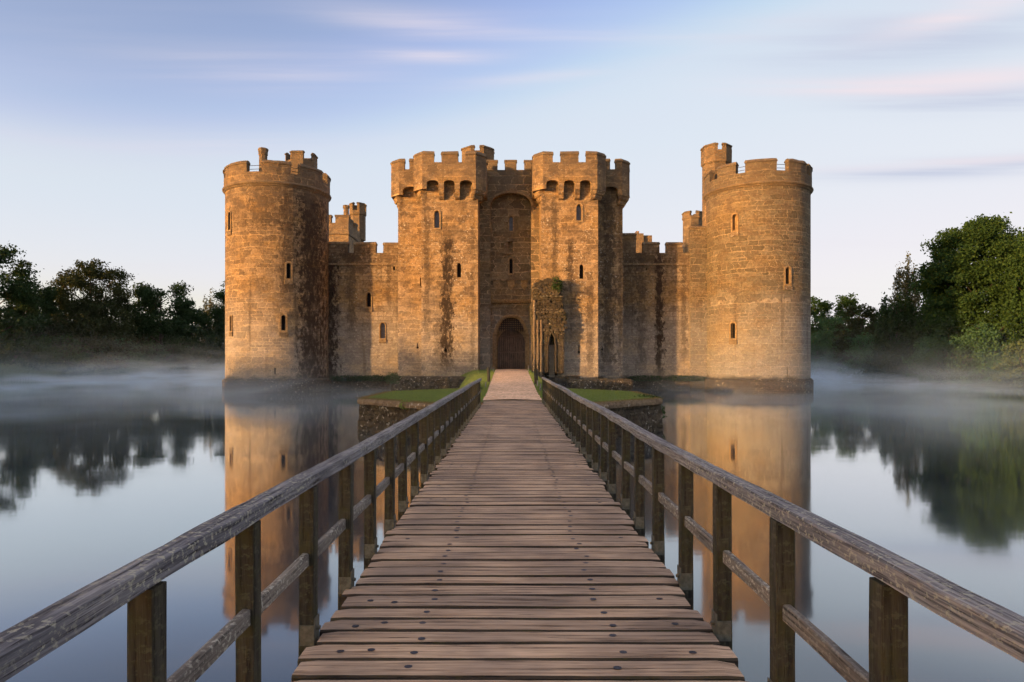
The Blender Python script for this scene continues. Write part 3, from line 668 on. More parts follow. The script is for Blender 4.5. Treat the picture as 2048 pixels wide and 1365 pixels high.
# centres/widths of the three openings, measured on the parapet plane (y = 55.34)
dP = GY - 0.66
ops = [((PX(760 + (a + b) / 2 / 6.067, dP)), (b - a) / 6.067 * dP / 1365) for a, b in ((565, 710), (775, 905), (968, 1118))]
polyL, parL, outL = tower_head(lft, LX0, LX1, GY, 63.5, ops, None)
for a, b in ((712, 773), (908, 966)):
    corbel(lft, Vector((PX(760 + (a + b) / 2 / 6.067, dP), GY)), Vector((1, 0)), Vector((0, -1)), (b - a) / 6.067 * dP / 1365)
sL = perim(polyL); TL = sL[-1]
strip_corbel(lft, polyL, TL - math.dist(polyL[5], polyL[0]) - 0.9, PX(760 + 562 / 6.067, dP) - polyL[0][0])
strip_corbel(lft, polyL, PX(760 + 1120 / 6.067, dP) - polyL[0][0], sL[2] + 0.9)
so = perim(outL); T_ = so[-1]
def S0(px): return PX(px, dP) - outL[0][0]
merlon(parL, outL, so[5] - 0.5, S0(867.5) + T_, ZC - .02, ZM); merlon(parL, outL, S0(883), S0(916), ZC - .02, ZM); merlon(parL, outL, S0(932), so[2] + 0.35, ZC - .02, ZM)
for q in (1.5, 3.2, 4.9): merlon(parL, outL, so[2] + q, so[2] + q + 0.9, ZC - .02, ZM); merlon(parL, outL, so[5] - q - 0.5, so[5] - q + .4, ZC - .02, ZM)
# --- right front tower
RX0, RX1 = 2.38, 7.06
rft = gtower(RX0, RX1, GY, 64, 18.0, 'front_tower')
cut = MB()
gwin(rft, 1158, 410, 441, 9.5, GY, 'pointed', 0.15, 'glass', sill=False); gwin(rft, 1163, 529, 558, 8, GY, 'pointed', 0, 'void'); gwin(rft, 1158, 691, 708, 2.6, GY, 'keyhole', 0, 'void')
boolcut(rft, cut)
ops = [((PX(1020 + (a + b) / 2 / 6.067, dP)), (b - a) / 6.067 * dP / 1365) for a, b in ((440, 592), (655, 788), (850, 985))]
polyR, parR, outR = tower_head(rft, RX0, RX1, GY, 63.5, ops, None)
for a, b in ((594, 653), (790, 848)):
    corbel(rft, Vector((PX(1020 + (a + b) / 2 / 6.067, dP), GY)), Vector((1, 0)), Vector((0, -1)), (b - a) / 6.067 * dP / 1365)
sR = perim(polyR); TR = sR[-1]
strip_corbel(rft, polyR, TR - math.dist(polyR[5], polyR[0]) - 0.9, PX(1020 + 437 / 6.067, dP) - polyR[0][0])
strip_corbel(rft, polyR, PX(1020 + 988 / 6.067, dP) - polyR[0][0], sR[2] + 0.9)
so = perim(outR); T_ = so[-1]
def S0(px): return PX(px, dP) - outR[0][0]
merlon(parR, outR, so[5] - 0.4, S0(1106) + T_, ZC - .02, ZM); merlon(parR, outR, S0(1121.5), S0(1157), ZC - .02, ZM); merlon(parR, outR, S0(1172.5), so[2] + 0.3, ZC - .02, ZM)
for q in (1.5, 3.2, 4.9): merlon(parR, outR, so[2] + q, so[2] + q + 0.9, ZC - .02, ZM); merlon(parR, outR, so[5] - q - 0.5, so[5] - q + .4, ZC - .02, ZM)
# --- flanking blocks set back behind them
BY = 58.0
def flank(x0, x1, side):
    t = gtower(x0, x1, BY, 68, 18.0, 'flanking_tower')
    poly = octo(x0, x1, BY, 67.5)
    out_ = offset(poly, 0.62); inn = offset(poly, 0.16); m_ = MB(); ringwall(m_, out_, inn, ZRB, ZC); par = m_.build('parapet', M['gate'], t)
    c = MB(); d = BY - .62
    if side < 0: a, b = PX(760 + 275 / 6.067, d), PX(760 + 470 / 6.067, d)
    else: a, b = PX(1020 + 1130 / 6.067, d), PX(1020 + 1308 / 6.067, d)
    c.extr([(-(b - a) / 2, -.3), ((b - a) / 2, -.3)] + arch(b - a, ZOP - ZRB, 'flat', 8)[2:], Vector(((a + b) / 2, d, ZRB)), Vector((1, 0, 0)), UP, Vector((0, -1, 0)), .3, -.52)
    boolcut(par, c); m_ = MB(); m_.prism(offset(poly, .14), ZC - .9, ZC - .7); m_.build('roof', M['cope'], t)
    s = perim(poly); T0 = s[-1]; so = perim(out_); T1 = so[-1]
    if side < 0:
        strip_corbel(t, poly, T0 - math.dist(poly[5], poly[0]) - 1.0, a - 0.02 - poly[0][0])
        merlon(par, out_, so[5] - .5, T1 + PX(809, d) - out_[0][0], ZC - .02, ZM); merlon(par, out_, PX(819, d) - out_[0][0], PX(850, d) - out_[0][0], ZC - .02, ZM)
        for q in (1.6, 3.4, 5.2, 7.0): merlon(par, out_, so[5] - q - .5, so[5] - q + .4, ZC - .02, ZM)
    else:
        strip_corbel(t, poly, b + 0.02 - poly[0][0], s[2] + 1.0)
        merlon(par, out_, PX(1231.5, d) - out_[0][0], so[2] + .4, ZC - .02, ZM); merlon(par, out_, PX(1196, d) - out_[0][0], PX(1220, d) - out_[0][0], ZC - .02, ZM)
        for q in (1.6, 3.4, 5.2, 7.0): merlon(par, out_, so[2] + q, so[2] + q + .9, ZC - .02, ZM)
    return t
fl = flank(-9.68, -5.0, -1); fr_ = flank(4.8, 9.40, 1)
cut = MB(); gwin(fl, 841, 556, 573, 2.2, BY, 'rect', 0, 'void'); gwin(fl, 835, 687, 698, 2.2, BY, 'keyhole', 0, 'void'); boolcut(fl, cut)
cut = MB(); gwin(fr_, 1205, 555, 570, 2.2, BY, 'rect', 0, 'void'); gwin(fr_, 1204.6, 692, 702, 2.2, BY, 'keyhole', 0, 'void'); boolcut(fr_, cut)
m = MB()
for x0, x1, y in ((LX0, LX1, GY), (RX0, RX1, GY), (-9.68, LX0, BY), (RX1, 9.40, BY)):
    m.box(x0 - .16 if x0 < 0 else x0 - .02, x1 + (.16 if x1 > 0 else .02), y - .2, y + .3, -1.4, 1.02)
m.build('plinth', M['moss'], gateh, jit=0.06)
# --- entrance bay between the towers
EY = 59.3
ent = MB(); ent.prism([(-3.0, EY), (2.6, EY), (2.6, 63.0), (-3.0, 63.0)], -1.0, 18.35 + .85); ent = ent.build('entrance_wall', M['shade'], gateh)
cut = MB()
cxr = PX(1021.5, EY); wr = 81 * EY / 1365; zr = PZ(386, EY); wa = wr / 2
rec = [(-wa, 0), (wa, 0)] + [(wa * math.cos(math.pi * i / 18), zr - 1.0 - 1.12 + 1.12 * math.sin(math.pi * i / 18) ** 0.92) for i in range(19)]
cut.extr(rec, Vector((cxr, EY, 1.0)), Vector((1, 0, 0)), UP, Vector((0, -1, 0)), .5, -0.85)
boolcut(ent, cut)
cut = MB(); RY = EY + 0.85
cut.extr(arch(75 * RY / 1365, PZ(607, RY) - 1.0, 'rect'), Vector((PX(1022, RY), RY, 1.0)), Vector((1, 0, 0)), UP, Vector((0, -1, 0)), .3, -0.22)
boolcut(ent, cut)
D2 = RY + .22; cut = MB()
wd, zt = 66 * D2 / 1365, PZ(633, D2)
cut.extr(arch(wd, zt - 1.0, 'pointed', 16), Vector((PX(1022, D2), D2, 1.0)), Vector((1, 0, 0)), UP, Vector((0, -1, 0)), .2, -1.25)
boolcut(ent, cut)
# slits of the recess
cut = MB()
def rwin(px, y0, y1, wp, kind, fr, pane, sill): opening(ent, cut, (PX(px, RY), RY, PZ(y1, RY)), Vector((0, -1, 0)), wp * RY / 1365, (y1 - y0) * RY / 1365, kind, fr, pane, .3, name='window', mat='trim', sill=sill)
rwin(1022, 434, 462, 7, 'pointed', .12, 'glass', False); rwin(1022, 518, 547, 6, 'pointed', .15, 'void', True)
cut.extr(arch(0.62, 1.15, 'round'), Vector((PX(1018, RY), RY, PZ(505, RY))), Vector((1, 0, 0)), UP, Vector((0, -1, 0)), .3, -.28)
boolcut(ent, cut)
m = MB(); x = PX(1013, RY); m.box(x - .2, x + .17, RY - .12, RY + .2, PZ(506, RY), PZ(484, RY)); m.box(x - .24, x + .55, RY - .16, RY + .1, PZ(509, RY), PZ(504, RY)); m.box(x + .0, x + .5, RY - .14, RY + .1, PZ(484, RY), PZ(478, RY)); m.build('niche', M['cope'], ent, jit=.09)
# moulded arch of the recess, door frame mouldings, string over the door
def arcpts(f, n=18): return [(wa * f * math.cos(math.pi * i / n), zr - 2.12 + 1.12 * f * math.sin(math.pi * i / n) ** .92) for i in range(n + 1)]
m = MB(); A, B = arcpts(1.0), arcpts(1.13)
for i in range(18):
    q = [A[i], A[i + 1], B[i + 1], B[i]]; m.extr(q, Vector((cxr, EY, 1.0)), Vector((1, 0, 0)), UP, Vector((0, -1, 0)), 0.05, -.06)
m.build('recess_arch', M['trim'], ent)
m = MB(); z = PZ(606, RY); hw = 39 * RY / 1365; xc = PX(1022, RY)
m.prism([(xc - hw, RY - .14), (xc + hw, RY - .14), (xc + hw, RY + .02), (xc - hw, RY + .02)], z, z + .12); m.prism([(xc - hw, RY - .22), (xc + hw, RY - .22), (xc + hw, RY + .02), (xc - hw, RY + .02)], z + .12, z + .30)
m.build('string_course', M['trim'], ent, jit=.01)
m = MB(); O = Vector((PX(1022, D2), D2, 1.0))
m.ring_extr(arch(wd - .02, zt - 1.0, 'pointed', 16), scale_out(arch(wd, zt - 1.0, 'pointed', 16), .17), O, Vector((1, 0, 0)), UP, Vector((0, -1, 0)), -.1, .05)
m.ring_extr(arch(wd - .28, zt - 1.12, 'pointed', 16), scale_out(arch(wd - .05, zt - 1.02, 'pointed', 16), .02), O, Vector((1, 0, 0)), UP, Vector((0, -1, 0)), -.45, -.14)
m.build('door_arch', M['trim'], gateh)
m = MB()
for sx in (-1, 1):
    for q, rr in ((.33, .07), (.52, .05)): m.tube([(O.x + sx * (wd / 2 + q), RY - .03 + (.06 if q > .4 else .12), 1.0), (O.x + sx * (wd / 2 + q), RY - .03 + (.06 if q > .4 else .12), PZ(608, RY))], rr, 8)
m.build('jamb_shaft', M['trim'], gateh)
# three carved shields
for px, hh in ((993.5, 0), (1022, 0), (1048.5, 0)):
    m = MB(); O = Vector((PX(px, RY), RY, PZ(571, RY))); sh = [(-.30, .42), (-.31, .1), (-.24, -.14), (-.1, -.34), (0, -.44), (.1, -.34), (.24, -.14), (.31, .1), (.30, .42)][::-1]
    m.extr(sh, O, Vector((1, 0, 0)), UP, Vector((0, -1, 0)), .07, -.02)
    m.extr([(-.04, -.25), (.04, -.25), (.04, .33), (-.04, .33)], O, Vector((1, 0, 0)), UP, Vector((0, -1, 0)), .10, .06); m.extr([(-.2, .06), (.2, .06), (.2, .14), (-.2, .14)], O, Vector((1, 0, 0)), UP, Vector((0, -1, 0)), .098, .06)
    m.extr([(-.36, .42), (.36, .42), (.36, .50), (-.36, .50)], O, Vector((1, 0, 0)), UP, Vector((0, -1, 0)), .14, -.02, 1)
    m.build('carved_shield', [M['trim'], M['cope']], ent)
# portcullis
GD = D2 + .5; m = MB(); wg = wd / 2 - .12; zb = PZ(660, GD); zt2 = PZ(632, GD)
x = -wg
while x <= wg + .01:
    m.box(O.x * 0 + PX(1022, GD) + x - .035, PX(1022, GD) + x + .035, GD, GD + .06, zb, zt2); m.loft([(PX(1022, GD) + x - .035, GD), (PX(1022, GD) + x + .035, GD), (PX(1022, GD) + x + .035, GD + .06), (PX(1022, GD) + x - .035, GD + .06)], [(PX(1022, GD) + x - .004, GD + .02), (PX(1022, GD) + x + .004, GD + .02), (PX(1022, GD) + x + .004, GD + .03), (PX(1022, GD) + x - .004, GD + .03)], zb, zb - .22); x += wg / 8
z = zb + .06
while z < zt2: m.box(PX(1022, GD) - wg, PX(1022, GD) + wg, GD + .062, GD + .10, z, z + .07); z += .19
m.build('portcullis', M['iron'], gateh)
# inner arch with the two-leaved door
ID = GD + .35; m = MB(); m.box(-1.7, 1.6, ID, ID + .25, 1.0, 6.4); inner = m.build('inner_arch', M['trim'], gateh)
cut = MB(); wi = 55 * ID / 1365; zi = PZ(659, ID); Oi = Vector((PX(1022.5, ID), ID, 1.0)); cut.extr(arch(wi, zi - 1.0, 'round', 14), Oi, Vector((1, 0, 0)), UP, Vector((0, -1, 0)), .4, -.5); boolcut(inner, cut)
for sx in (-1, 1):
    m = MB(); y0 = ID + .12; npl = 7; half = wi / 2
    for i in range(npl):
        a = sx * half * i / npl; b = sx * half * (i + 1) / npl; a, b = min(a, b), max(a, b); xm = (a + b) / 2
        zz1 = zi - half + math.sqrt(max(0, half * half - xm * xm)) + .05
        m.face([(Oi.x + a + .018, y0, 1.9), (Oi.x + b - .018, y0, 1.9), (Oi.x + b - .018, y0, zz1), (Oi.x + a + .018, y0, zz1)], [(1.9 + i * 3, a), (1.9 + i * 3, b), (zz1 + i * 3, b), (zz1 + i * 3, a)])
        for q, w0 in ((a + .018, .02), (b - .018, -.02)): m.face([(Oi.x + q, y0, 1.9), (Oi.x + q, y0 + .05, 1.9), (Oi.x + q, y0 + .05, zz1), (Oi.x + q, y0, zz1)])
    leaf = m.build('door_leaf', M['door'], gateh, merge=False)
    m = MB()
    for z in (1.86, 3.35, 4.75): m.box(Oi.x + (0.02 if sx > 0 else -half), Oi.x + (half if sx > 0 else -.02), y0 - .05, y0 + .01, z, z + .16)
    m.box(Oi.x + (.0 if sx > 0 else -.11), Oi.x + (.11 if sx > 0 else 0) - .003, y0 - .07, y0 - .052, 1.88, zi - .1)
    m.build('door_rail', M['door'], leaf)
m = MB(); m.tube([(Oi.x + .0, ID + .03, 3.2), (Oi.x, ID + .03, 3.0)], .05, 8); m.box(Oi.x - .06, Oi.x + .06, ID + .028, ID + .045, 2.9, 3.3); m.build('door_latch', M['iron'], gateh)
m = MB(); m.box(-1.7, 1.6, ID + .3, ID + .5, 1, 6.4); m.build('passage', M['void'], gateh)
# battlements over the entrance bay
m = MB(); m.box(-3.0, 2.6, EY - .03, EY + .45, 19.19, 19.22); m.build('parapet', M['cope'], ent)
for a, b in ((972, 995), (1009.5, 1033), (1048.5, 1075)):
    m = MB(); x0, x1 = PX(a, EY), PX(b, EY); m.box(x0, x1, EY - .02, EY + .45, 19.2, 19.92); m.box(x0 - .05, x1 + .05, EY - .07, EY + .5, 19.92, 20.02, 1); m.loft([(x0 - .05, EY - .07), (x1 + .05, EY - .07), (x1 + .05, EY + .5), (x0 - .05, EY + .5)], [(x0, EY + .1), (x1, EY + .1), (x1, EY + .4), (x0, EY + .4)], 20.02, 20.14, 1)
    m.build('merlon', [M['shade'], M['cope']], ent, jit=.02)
turret(gateh, PX(956, 60.8), 60.8, 1.42, 14, PZ(302, 59.5), PZ(290.5, 59.5), 19.4, 'gate', frac=.79, gaps=.57)

# ------------------------------------------------------------------ curtain walls
def curtain(x0, x1, label, wins, merl, extra=()):
    y = 62.0; root = empty('curtain_wall', ((x0 + x1) / 2, y, 0), label, 'wall', 'curtain walls of the castle front')
    m_ = MB(); m_.prism([(x0, y), (x1, y), (x1, y + 2.2), (x0, y + 2.2)], -1.5, 12.45); b = m_.build('wall_face', M['wall'], root)
    c = MB()
    for (px, y0, y1, wp, kind, fr, pane) in wins:
        opening(root, c, (PX(px, y), y, PZ(y1, y)), Vector((0, -1, 0)), wp * y / 1365, (y1 - y0) * y / 1365, kind, fr, pane, name='window' if wp > 4 else 'drain_hole')
    boolcut(b, c)
    m_ = MB(); m_.prism([(x0, y - .10), (x1, y - .10), (x1, y + .05), (x0, y + .05)], 11.35, 11.52); m_.build('string_course', M['cope'], root, jit=.03)
    m_ = MB(); m_.box(x0, x1, y - .18, y + .3, -1.4, .98); m_.build('plinth', M['moss'], root, jit=.07)
    for (a, bb, yt) in merl:
        m_ = MB(); xa, xb = PX(a, y), PX(bb, y); zt = PZ(yt, y); m_.box(xa, xb, y + .003, y + .55, 12.44, zt - .26)
        A = [(xa - .04, y - .06), (xb + .04, y - .06), (xb + .04, y + .6), (xa - .04, y + .6)]; B = [(xa, y + .12), (xb, y + .12), (xb, y + .45), (xa, y + .45)]
        m_.prism(A, zt - .26, zt - .14, 1); m_.loft(A, B, zt - .14, zt, 1)
        m_.build('merlon', [M['wall'], M['cope']], root, jit=.05)
    return root
cl = curtain(-17.6, -9.2, 'left stretch of battlemented curtain wall between the chimneyed round tower and the gatehouse',
    [(737.5, 586, 614, 8, 'pointed', .12, 'void'), (765.5, 647, 677, 8.5, 'pointed', .12, 'glass'), (788, 533, 541, 4, 'rect', 0, 'void'), (676, 532, 539, 3.5, 'rect', 0, 'void'), (664.5, 583, 594, 2, 'rect', 0, 'void')],
    [(640, 696, 484), (708, 751.5, 484), (766, 806, 485)])
cr_ = curtain(9.2, 18.2, 'right stretch of battlemented curtain wall between the gatehouse and the turreted round tower',
    [(1402, 578, 599, 6, 'rect', .06, 'void'), (1404.5, 670, 692, 6, 'rect', .06, 'glass'), (1293, 536, 541, 3, 'rect', 0, 'void')],
    [(1286, 1319, 484), (1333, 1365, 484), (1240, 1272, 466), (1380, 1418, 452)])
m = MB(); y = 61.6; m.box(PX(1381, y), 18.3, y, 62.2, -1, PZ(459, y)); m.build('corner_return', M['drumr'], cr_, jit=.02)

# ------------------------------------------------------------------ towers of the inner and rear ranges
def small_block(name, x0, x1, y0, y1, zt, label, cat, mers=(), strz=None):
    root = empty(name, ((x0 + x1) / 2, (y0 + y1) / 2, 0), label, cat)
    m_ = MB(); m_.box(x0, x1, y0, y1, 0, zt); m_.build('tower_wall', M['far'], root)
    if strz: m_ = MB(); m_.box(x0 - .1, x1 + .12, y0 - .12, y1 + .1, strz, strz + .2); m_.build('string_course', M['cope'], root, jit=.03)
    for (a, b, c, d, z) in mers:
        m_ = MB(); m_.box(a, b, c, d, zt - .02, z - .25); m_.box(a - .06, b + .06, c - .06, d + .06, z - .25, z, 1); m_.build('merlon', [M['far'], M['cope']], root, jit=.06)
    return root
w1 = small_block('square_tower', -25.5, PX(697, 80), 80, 88.3, PZ(446, 80), 'square inner tower seen between the left round tower and the left curtain wall', 'tower',
    [(PX(671, 80), PX(698, 80), 80.0, 80.6, PZ(430, 80)), (-25.5, PX(662, 80), 80, 80.6, PZ(430, 80)), (PX(697, 80) - .5, PX(697, 80) + .01, 80.7, 82.2, PZ(431, 80) - .2), (PX(697, 80) - .5, PX(697, 80) + .01, 83.4, 84.6, PZ(431, 80) - .2)], PZ(470, 80))
m = MB(); d = 82.5; m.tube([(PX(692.5, d), d, PZ(445, d)), (PX(692.5, d), d, PZ(418, d)), (PX(692.5, d), d, PZ(417, d)), (PX(692.5, d), d, PZ(411.5, d))], [.36, .32, .42, .40], 8); m.build('chimney', M['far'], w1, jit=.02)
turret(w1, PX(716, 87), 87, .98, 18, PZ(424, 87), PZ(408, 87), PZ(433, 87), 'far', gaps=.2)
w2 = empty('rear_turret', (PX(1289, 100), 100, 0), 'sunlit turret fragment of the rear range showing above the right curtain wall', 'turret')
m = MB(); d = 100; m.box(PX(1272, d), PX(1287, d), d, d + 1.5, 0, PZ(467, d)); m.box(PX(1273, d), PX(1279, d), d + .3, d + 1.2, PZ(467.1, d), PZ(462, d)); m.box(PX(1286.5, d), PX(1306, d), d + .5, d + 3, 0, PZ(470, d)); m.build('turret_wall', M['far'], w2, jit=.06)
w3 = empty('octagonal_turret', (PX(1384, 82), 82, 0), 'low octagonal turret standing behind the end of the right curtain wall', 'turret')
turret(w3, PX(1385, 82), 82, 1.15, 0, PZ(435, 82), PZ(425, 82), PZ(441, 82), 'far', name='turret_wall', gaps=.25)

# ------------------------------------------------------------------ rough masonry helper
def rough_prism(m_, poly, z0, z1, step, amp, lip=0.0, seed=0, mi=0, base_amp=1.0, top=True):
    per = perim(poly); tot = per[-1]; nu = max(8, int(tot / step)); nz = max(2, int((z1 - z0) / step))
    P = [];
    for k in range(nz + 1):
        z = z0 + (z1 - z0) * k / nz; rowp = []
        for i in range(nu):
            q = sub(poly, tot * i / nu, tot * i / nu + 1e-3)[0]; q2 = sub(poly, tot * i / nu + 0.05, tot * i / nu + .051)[0]
            e = Vector((q2[0] - q[0], q2[1] - q[1])).normalized(); n_ = Vector((e.y, -e.x))
            w_ = Vector((q[0], q[1], z + seed)); a = mn.noise(w_ * 1.3) * amp + mn.noise(w_ * 4.0) * amp * .7 + mn.noise(w_ * 9) * amp * .35
            if k == nz: a -= amp * .9
            a += lip * (1 - k / nz)
            rowp.append((q[0] + n_.x * a, q[1] + n_.y * a, z + (mn.noise(w_ * 2) * amp * .5 if k == nz else 0), tot * i / nu))
        P.append(rowp)
    for k in range(nz):
        for i in range(nu):
            j = (i + 1) % nu; a, b, c, d = P[k][i], P[k][j], P[k + 1][j], P[k + 1][i]; u0, u1 = tot * i / nu, tot * (i + 1) / nu
            m_.face([a[:3], b[:3], c[:3], d[:3]], [(u0, a[2]), (u1, b[2]), (u1, c[2]), (u0, d[2])], mi)
    if top: m_.face([p[:3] for p in P[-1]], None, mi)
    return P[-1]

# ------------------------------------------------------------------ octagonal island and causeway
isl = empty('island', (0, 29, 0), 'octagonal mossy stone island that carries lawn at the end of the footbridge', 'island')
OCT = [(-2.9, 23.2), (2.9, 23.2), (5.72, 26.2), (5.72, 31.6), (2.6, 35.2), (-2.6, 35.2), (-5.85, 31.6), (-5.85, 26.2)]
m = MB(); rough_prism(m, OCT, -1.4, 1.12, .13, .13, .10); m.build('retaining_wall', M['moss'], isl)
m = MB(); rough_prism(m, offset(OCT, .10), 1.0, 1.2, .3, .06, 0, 4); m.build('coping', M['cope'], isl)
def topz(x, y):
    t = max(0, min(1, (y - 30) / 26)); return 1.20 + .62 * t
# lawn
lawnpoly = offset(OCT, -.30); m = MB(); m.prism(lawnpoly, 1.1, 1.235); rough_ = m
tag(m.build('lawn', M['lawn']), kind='structure')
# causeway: grassed bank from the island to the gate
m = MB(); ys = np.linspace(34.0, 61.2, 60); xs = np.linspace(-1, 1, 41)
def causx(y, u=-1): return 3.1 + (2.4 * max(0, min(1, (y - 46) / 8)) if u < 0 else -.5 * max(0, min(1, (y - 44) / 8)))
def cz(u, x, y):
    e = abs(u); z = topz(x, y) + .0
    fall = max(0, (e - .55) / .45); return z - fall ** 1.6 * (2.6 if y < 47 else 1.6) + .09 * mn.noise(Vector((x * .8, y * .8, 3))) * (1 if abs(x) > 1.4 else 0) + (.28 * math.exp(-((x + 4.0) ** 2 + (y - 50.5) ** 2) / 3.0))
gv = [[(u * causx(y, u), y, cz(u, u * causx(y, u), y)) for u in xs] for y in ys]
for j in range(len(ys) - 1):
    for i in range(len(xs) - 1): m.face([gv[j][i], gv[j][i + 1], gv[j + 1][i + 1], gv[j + 1][i]])
o = m.build('embankment', M['lawn']); tag(o, kind='structure'); o.data.shade_smooth()
# gravel path
m = MB(); ys = np.linspace(24.1, 61.0, 260)
def pw(y): return 1.06 + .30 * (y - 24) / 36
def pc(y): return .02 + (-.09) * (y - 24) / 36
rows = []
for y in ys:
    h_ = pw(y); c = pc(y); e0 = .05 * mn.noise(Vector((0, y * .9, 0))); e1 = .05 * mn.noise(Vector((5, y * .9, 0))); z = topz(0, y) + .075 + (.008 if y < 35 else .02)
    rows.append([(c - h_ + e0, y, z - .03), (c - h_ * .5, y, z), (c, y, z + .01), (c + h_ * .5, y, z), (c + h_ + e1, y, z - .03)])
for a, b in zip(rows, rows[1:]):
    for i in range(4): m.face([a[i], a[i + 1], b[i + 1], b[i]])
tag(m.build('path', M['gravel']), kind='structure')

# ruined footings of the barbican on both sides
def rubble_block(name, poly, z0, z1, label, cat, amp=.14, step=.18, mat='moss'):
    m_ = MB(); P = rough_prism(m_, poly, z0, z1, step, amp, .12, 7)
    o_ = m_.build(name, M[mat]); return tag(o_, label, cat)
rubble_block('ruined_footing', [(-9.0, 50.6), (-4.6, 49.2), (-3.2, 50.2), (-3.2, 52.8), (-9.0, 53.0)], -1.2, 1.45, 'low dark ruined footing in front of the left gatehouse tower', 'ruin')
rubble_block('ruined_footing', [(4.2, 50.6), (5.2, 49.6), (8.9, 50.4), (9.3, 52.8), (4.2, 52.9)], -1.2, 1.25, 'low mossy ruined footing in front of the right gatehouse tower', 'ruin')

# ------------------------------------------------------------------ ruined barbican fragment
ruin = empty('barbican_ruin', (PX(1098, 55), 55.4, 1.5), 'tall ivy-capped fragment of ruined gateway with a pointed doorway right of the path', 'ruin')
m = MB(); d = 54.9
outl = [(1064, 748), (1084, 748), (1096, 748), (1096, 688), (1099, 672), (1104, 664), (1109, 672), (1111, 690), (1111, 748), (1128, 748), (1129, 700), (1127, 655), (1134, 634), (1128, 622), (1124, 600), (1120, 565), (1112, 557), (1098, 556), (1084, 562), (1068, 567), (1064, 580), (1066, 600), (1062, 625), (1063, 660)]
m.extr([(PX(a, d), PZ(b, d)) for a, b in outl], Vector((0, d, 0)), Vector((1, 0, 0)), UP, Vector((0, 1, 0)), 0, 1.05)
rw_ = m.build('ruined_wall', M['moss'], ruin)
md = rw_.modifiers.new('r', 'REMESH'); md.mode = 'VOXEL'; md.voxel_size = 0.075
bpy.context.view_layer.update(); me = bpy.data.meshes.new_from_object(rw_.evaluated_get(bpy.context.evaluated_depsgraph_get())); rw_.modifiers.clear()
off = wloc(rw_)
bm = bmesh.new(); bm.from_mesh(me); bmesh.ops.recalc_face_normals(bm, faces=bm.faces); bm.normal_update()
for v in bm.verts:
    p = v.co + off; top = max(0, min(1, (p.z - 5.2) / 1.2)); a = .04 + .13 * top
    q = Vector((p.x, p.y, p.z * 1.5)); c = mn.noise(q * 4.5)
    v.co += v.normal * (c * a * .5 + mn.noise(q * 9) * a * .2 + mn.noise(q * 1.6) * a * 1.0)
uv = bm.loops.layers.uv.verify()
for f in bm.faces:
    for l_ in f.loops: p = l_.vert.co + off; l_[uv].uv = (p.x + p.y, p.z)
bm.to_mesh(me); bm.free(); me.materials.clear(); me.materials.append(M['moss']); me.materials.append(M['ruin']); rw_.data = me; me.name = 'ruined_wall'
for f in me.polygons:
    if f.center.z + off.z < 4.2: f.material_index = 1
for px in (1068.5, 1075.5, 1082.5):
    m = MB(); x = PX(px, 54.7); pts = []; rad = []
    for k in range(40):
        z = 1.3 + k * (PZ(600 if px < 1070 else 640, 54.7) - 1.3) / 39; pts.append((x + .03 * mn.noise(Vector((px, z, 0))), 54.83, z)); rad.append(.10 + .03 * mn.noise(Vector((px, z * 3, 5))) + (.035 if k % 9 == 4 else 0))
    m.tube(pts, rad, 8); m.build('wall_shaft', M['cope'], ruin)
m = MB(); P = [(1096, 692), (1098.5, 674), (1104, 664), (1109.5, 674), (1111.5, 692)]; 
m.tube([(PX(a, d), d - .02, PZ(b, d)) for a, b in [(1095.5, 745)] + P], .07, 8); m.tube([(PX(a, d), d - .02, PZ(b, d)) for a, b in P[2:] + [(1112, 745)]], .09, 8); m.build('doorway_moulding', M['ruin'], ruin, jit=.02)
m = MB(); m.box(PX(1098, 55.6), PX(1109, 55.6), 55.6, 55.7, 1.3, PZ(690, 55.6)); m.build('inner_block', M['drum'], ruin)
m = MB(); m.box(PX(1090, 55.8), PX(1116, 55.8), 55.8, 55.9, 1.2, PZ(655, 55.8)); m.build('inner_shadow_sheet', M['moss'], ruin)  # dark sheet added for the shade inside the doorway
# rubble stones of the broken wall core, each a rough block set in courses
random.seed(41); m = MB()
ox0, ox1 = PX(1066, d), PX(1124, d); z = 4.4
while z < PZ(560, d):
    x = ox0 + random.uniform(0, .2)
    while x < ox1 + .1:
        w_ = random.uniform(.16, .42); h_ = random.uniform(.12, .24)
        pxx = 1024 + (x + w_ / 2) * 1365 / d; pyy = 722 - (z - H) * 1365 / d
        topy = 560 + abs(pxx - 1096) ** 1.6 * .055; indoor = 1100 < pxx < 1110 and pyy > 668
        rx = 1124 + (6 if pyy > 625 else -2)
        if pyy > topy and pxx < rx and not indoor and random.random() < .86:
            pr = random.uniform(.02, .13); y0 = d - pr; b0 = len(m.v); m.box(x, x + w_, y0, d + .3, z, z + h_)
            an = random.uniform(-.12, .12); cxx, czz = x + w_ / 2, z + h_ / 2
            for k in range(b0, len(m.v)):
                vx, vy, vz = m.v[k]; dx_, dz_ = vx - cxx, vz - czz; m.v[k] = (cxx + dx_ * math.cos(an) - dz_ * math.sin(an), vy + dx_ * an * .5, czz + dx_ * math.sin(an) + dz_ * math.cos(an))
        x += w_ + random.uniform(.01, .05)
    z += random.uniform(.17, .24)
m.build('rubble_facing', M['ruin'], ruin, merge=True, jit=.05)
rubble_block('rubble_heap', [(3.4, 53.9), (5.4, 53.7), (5.3, 54.9), (3.4, 54.9)], .9, PZ(752, 54), 'pale rubble heap at the foot of the ruined doorway', 'rubble', .12, .12, 'ruin')

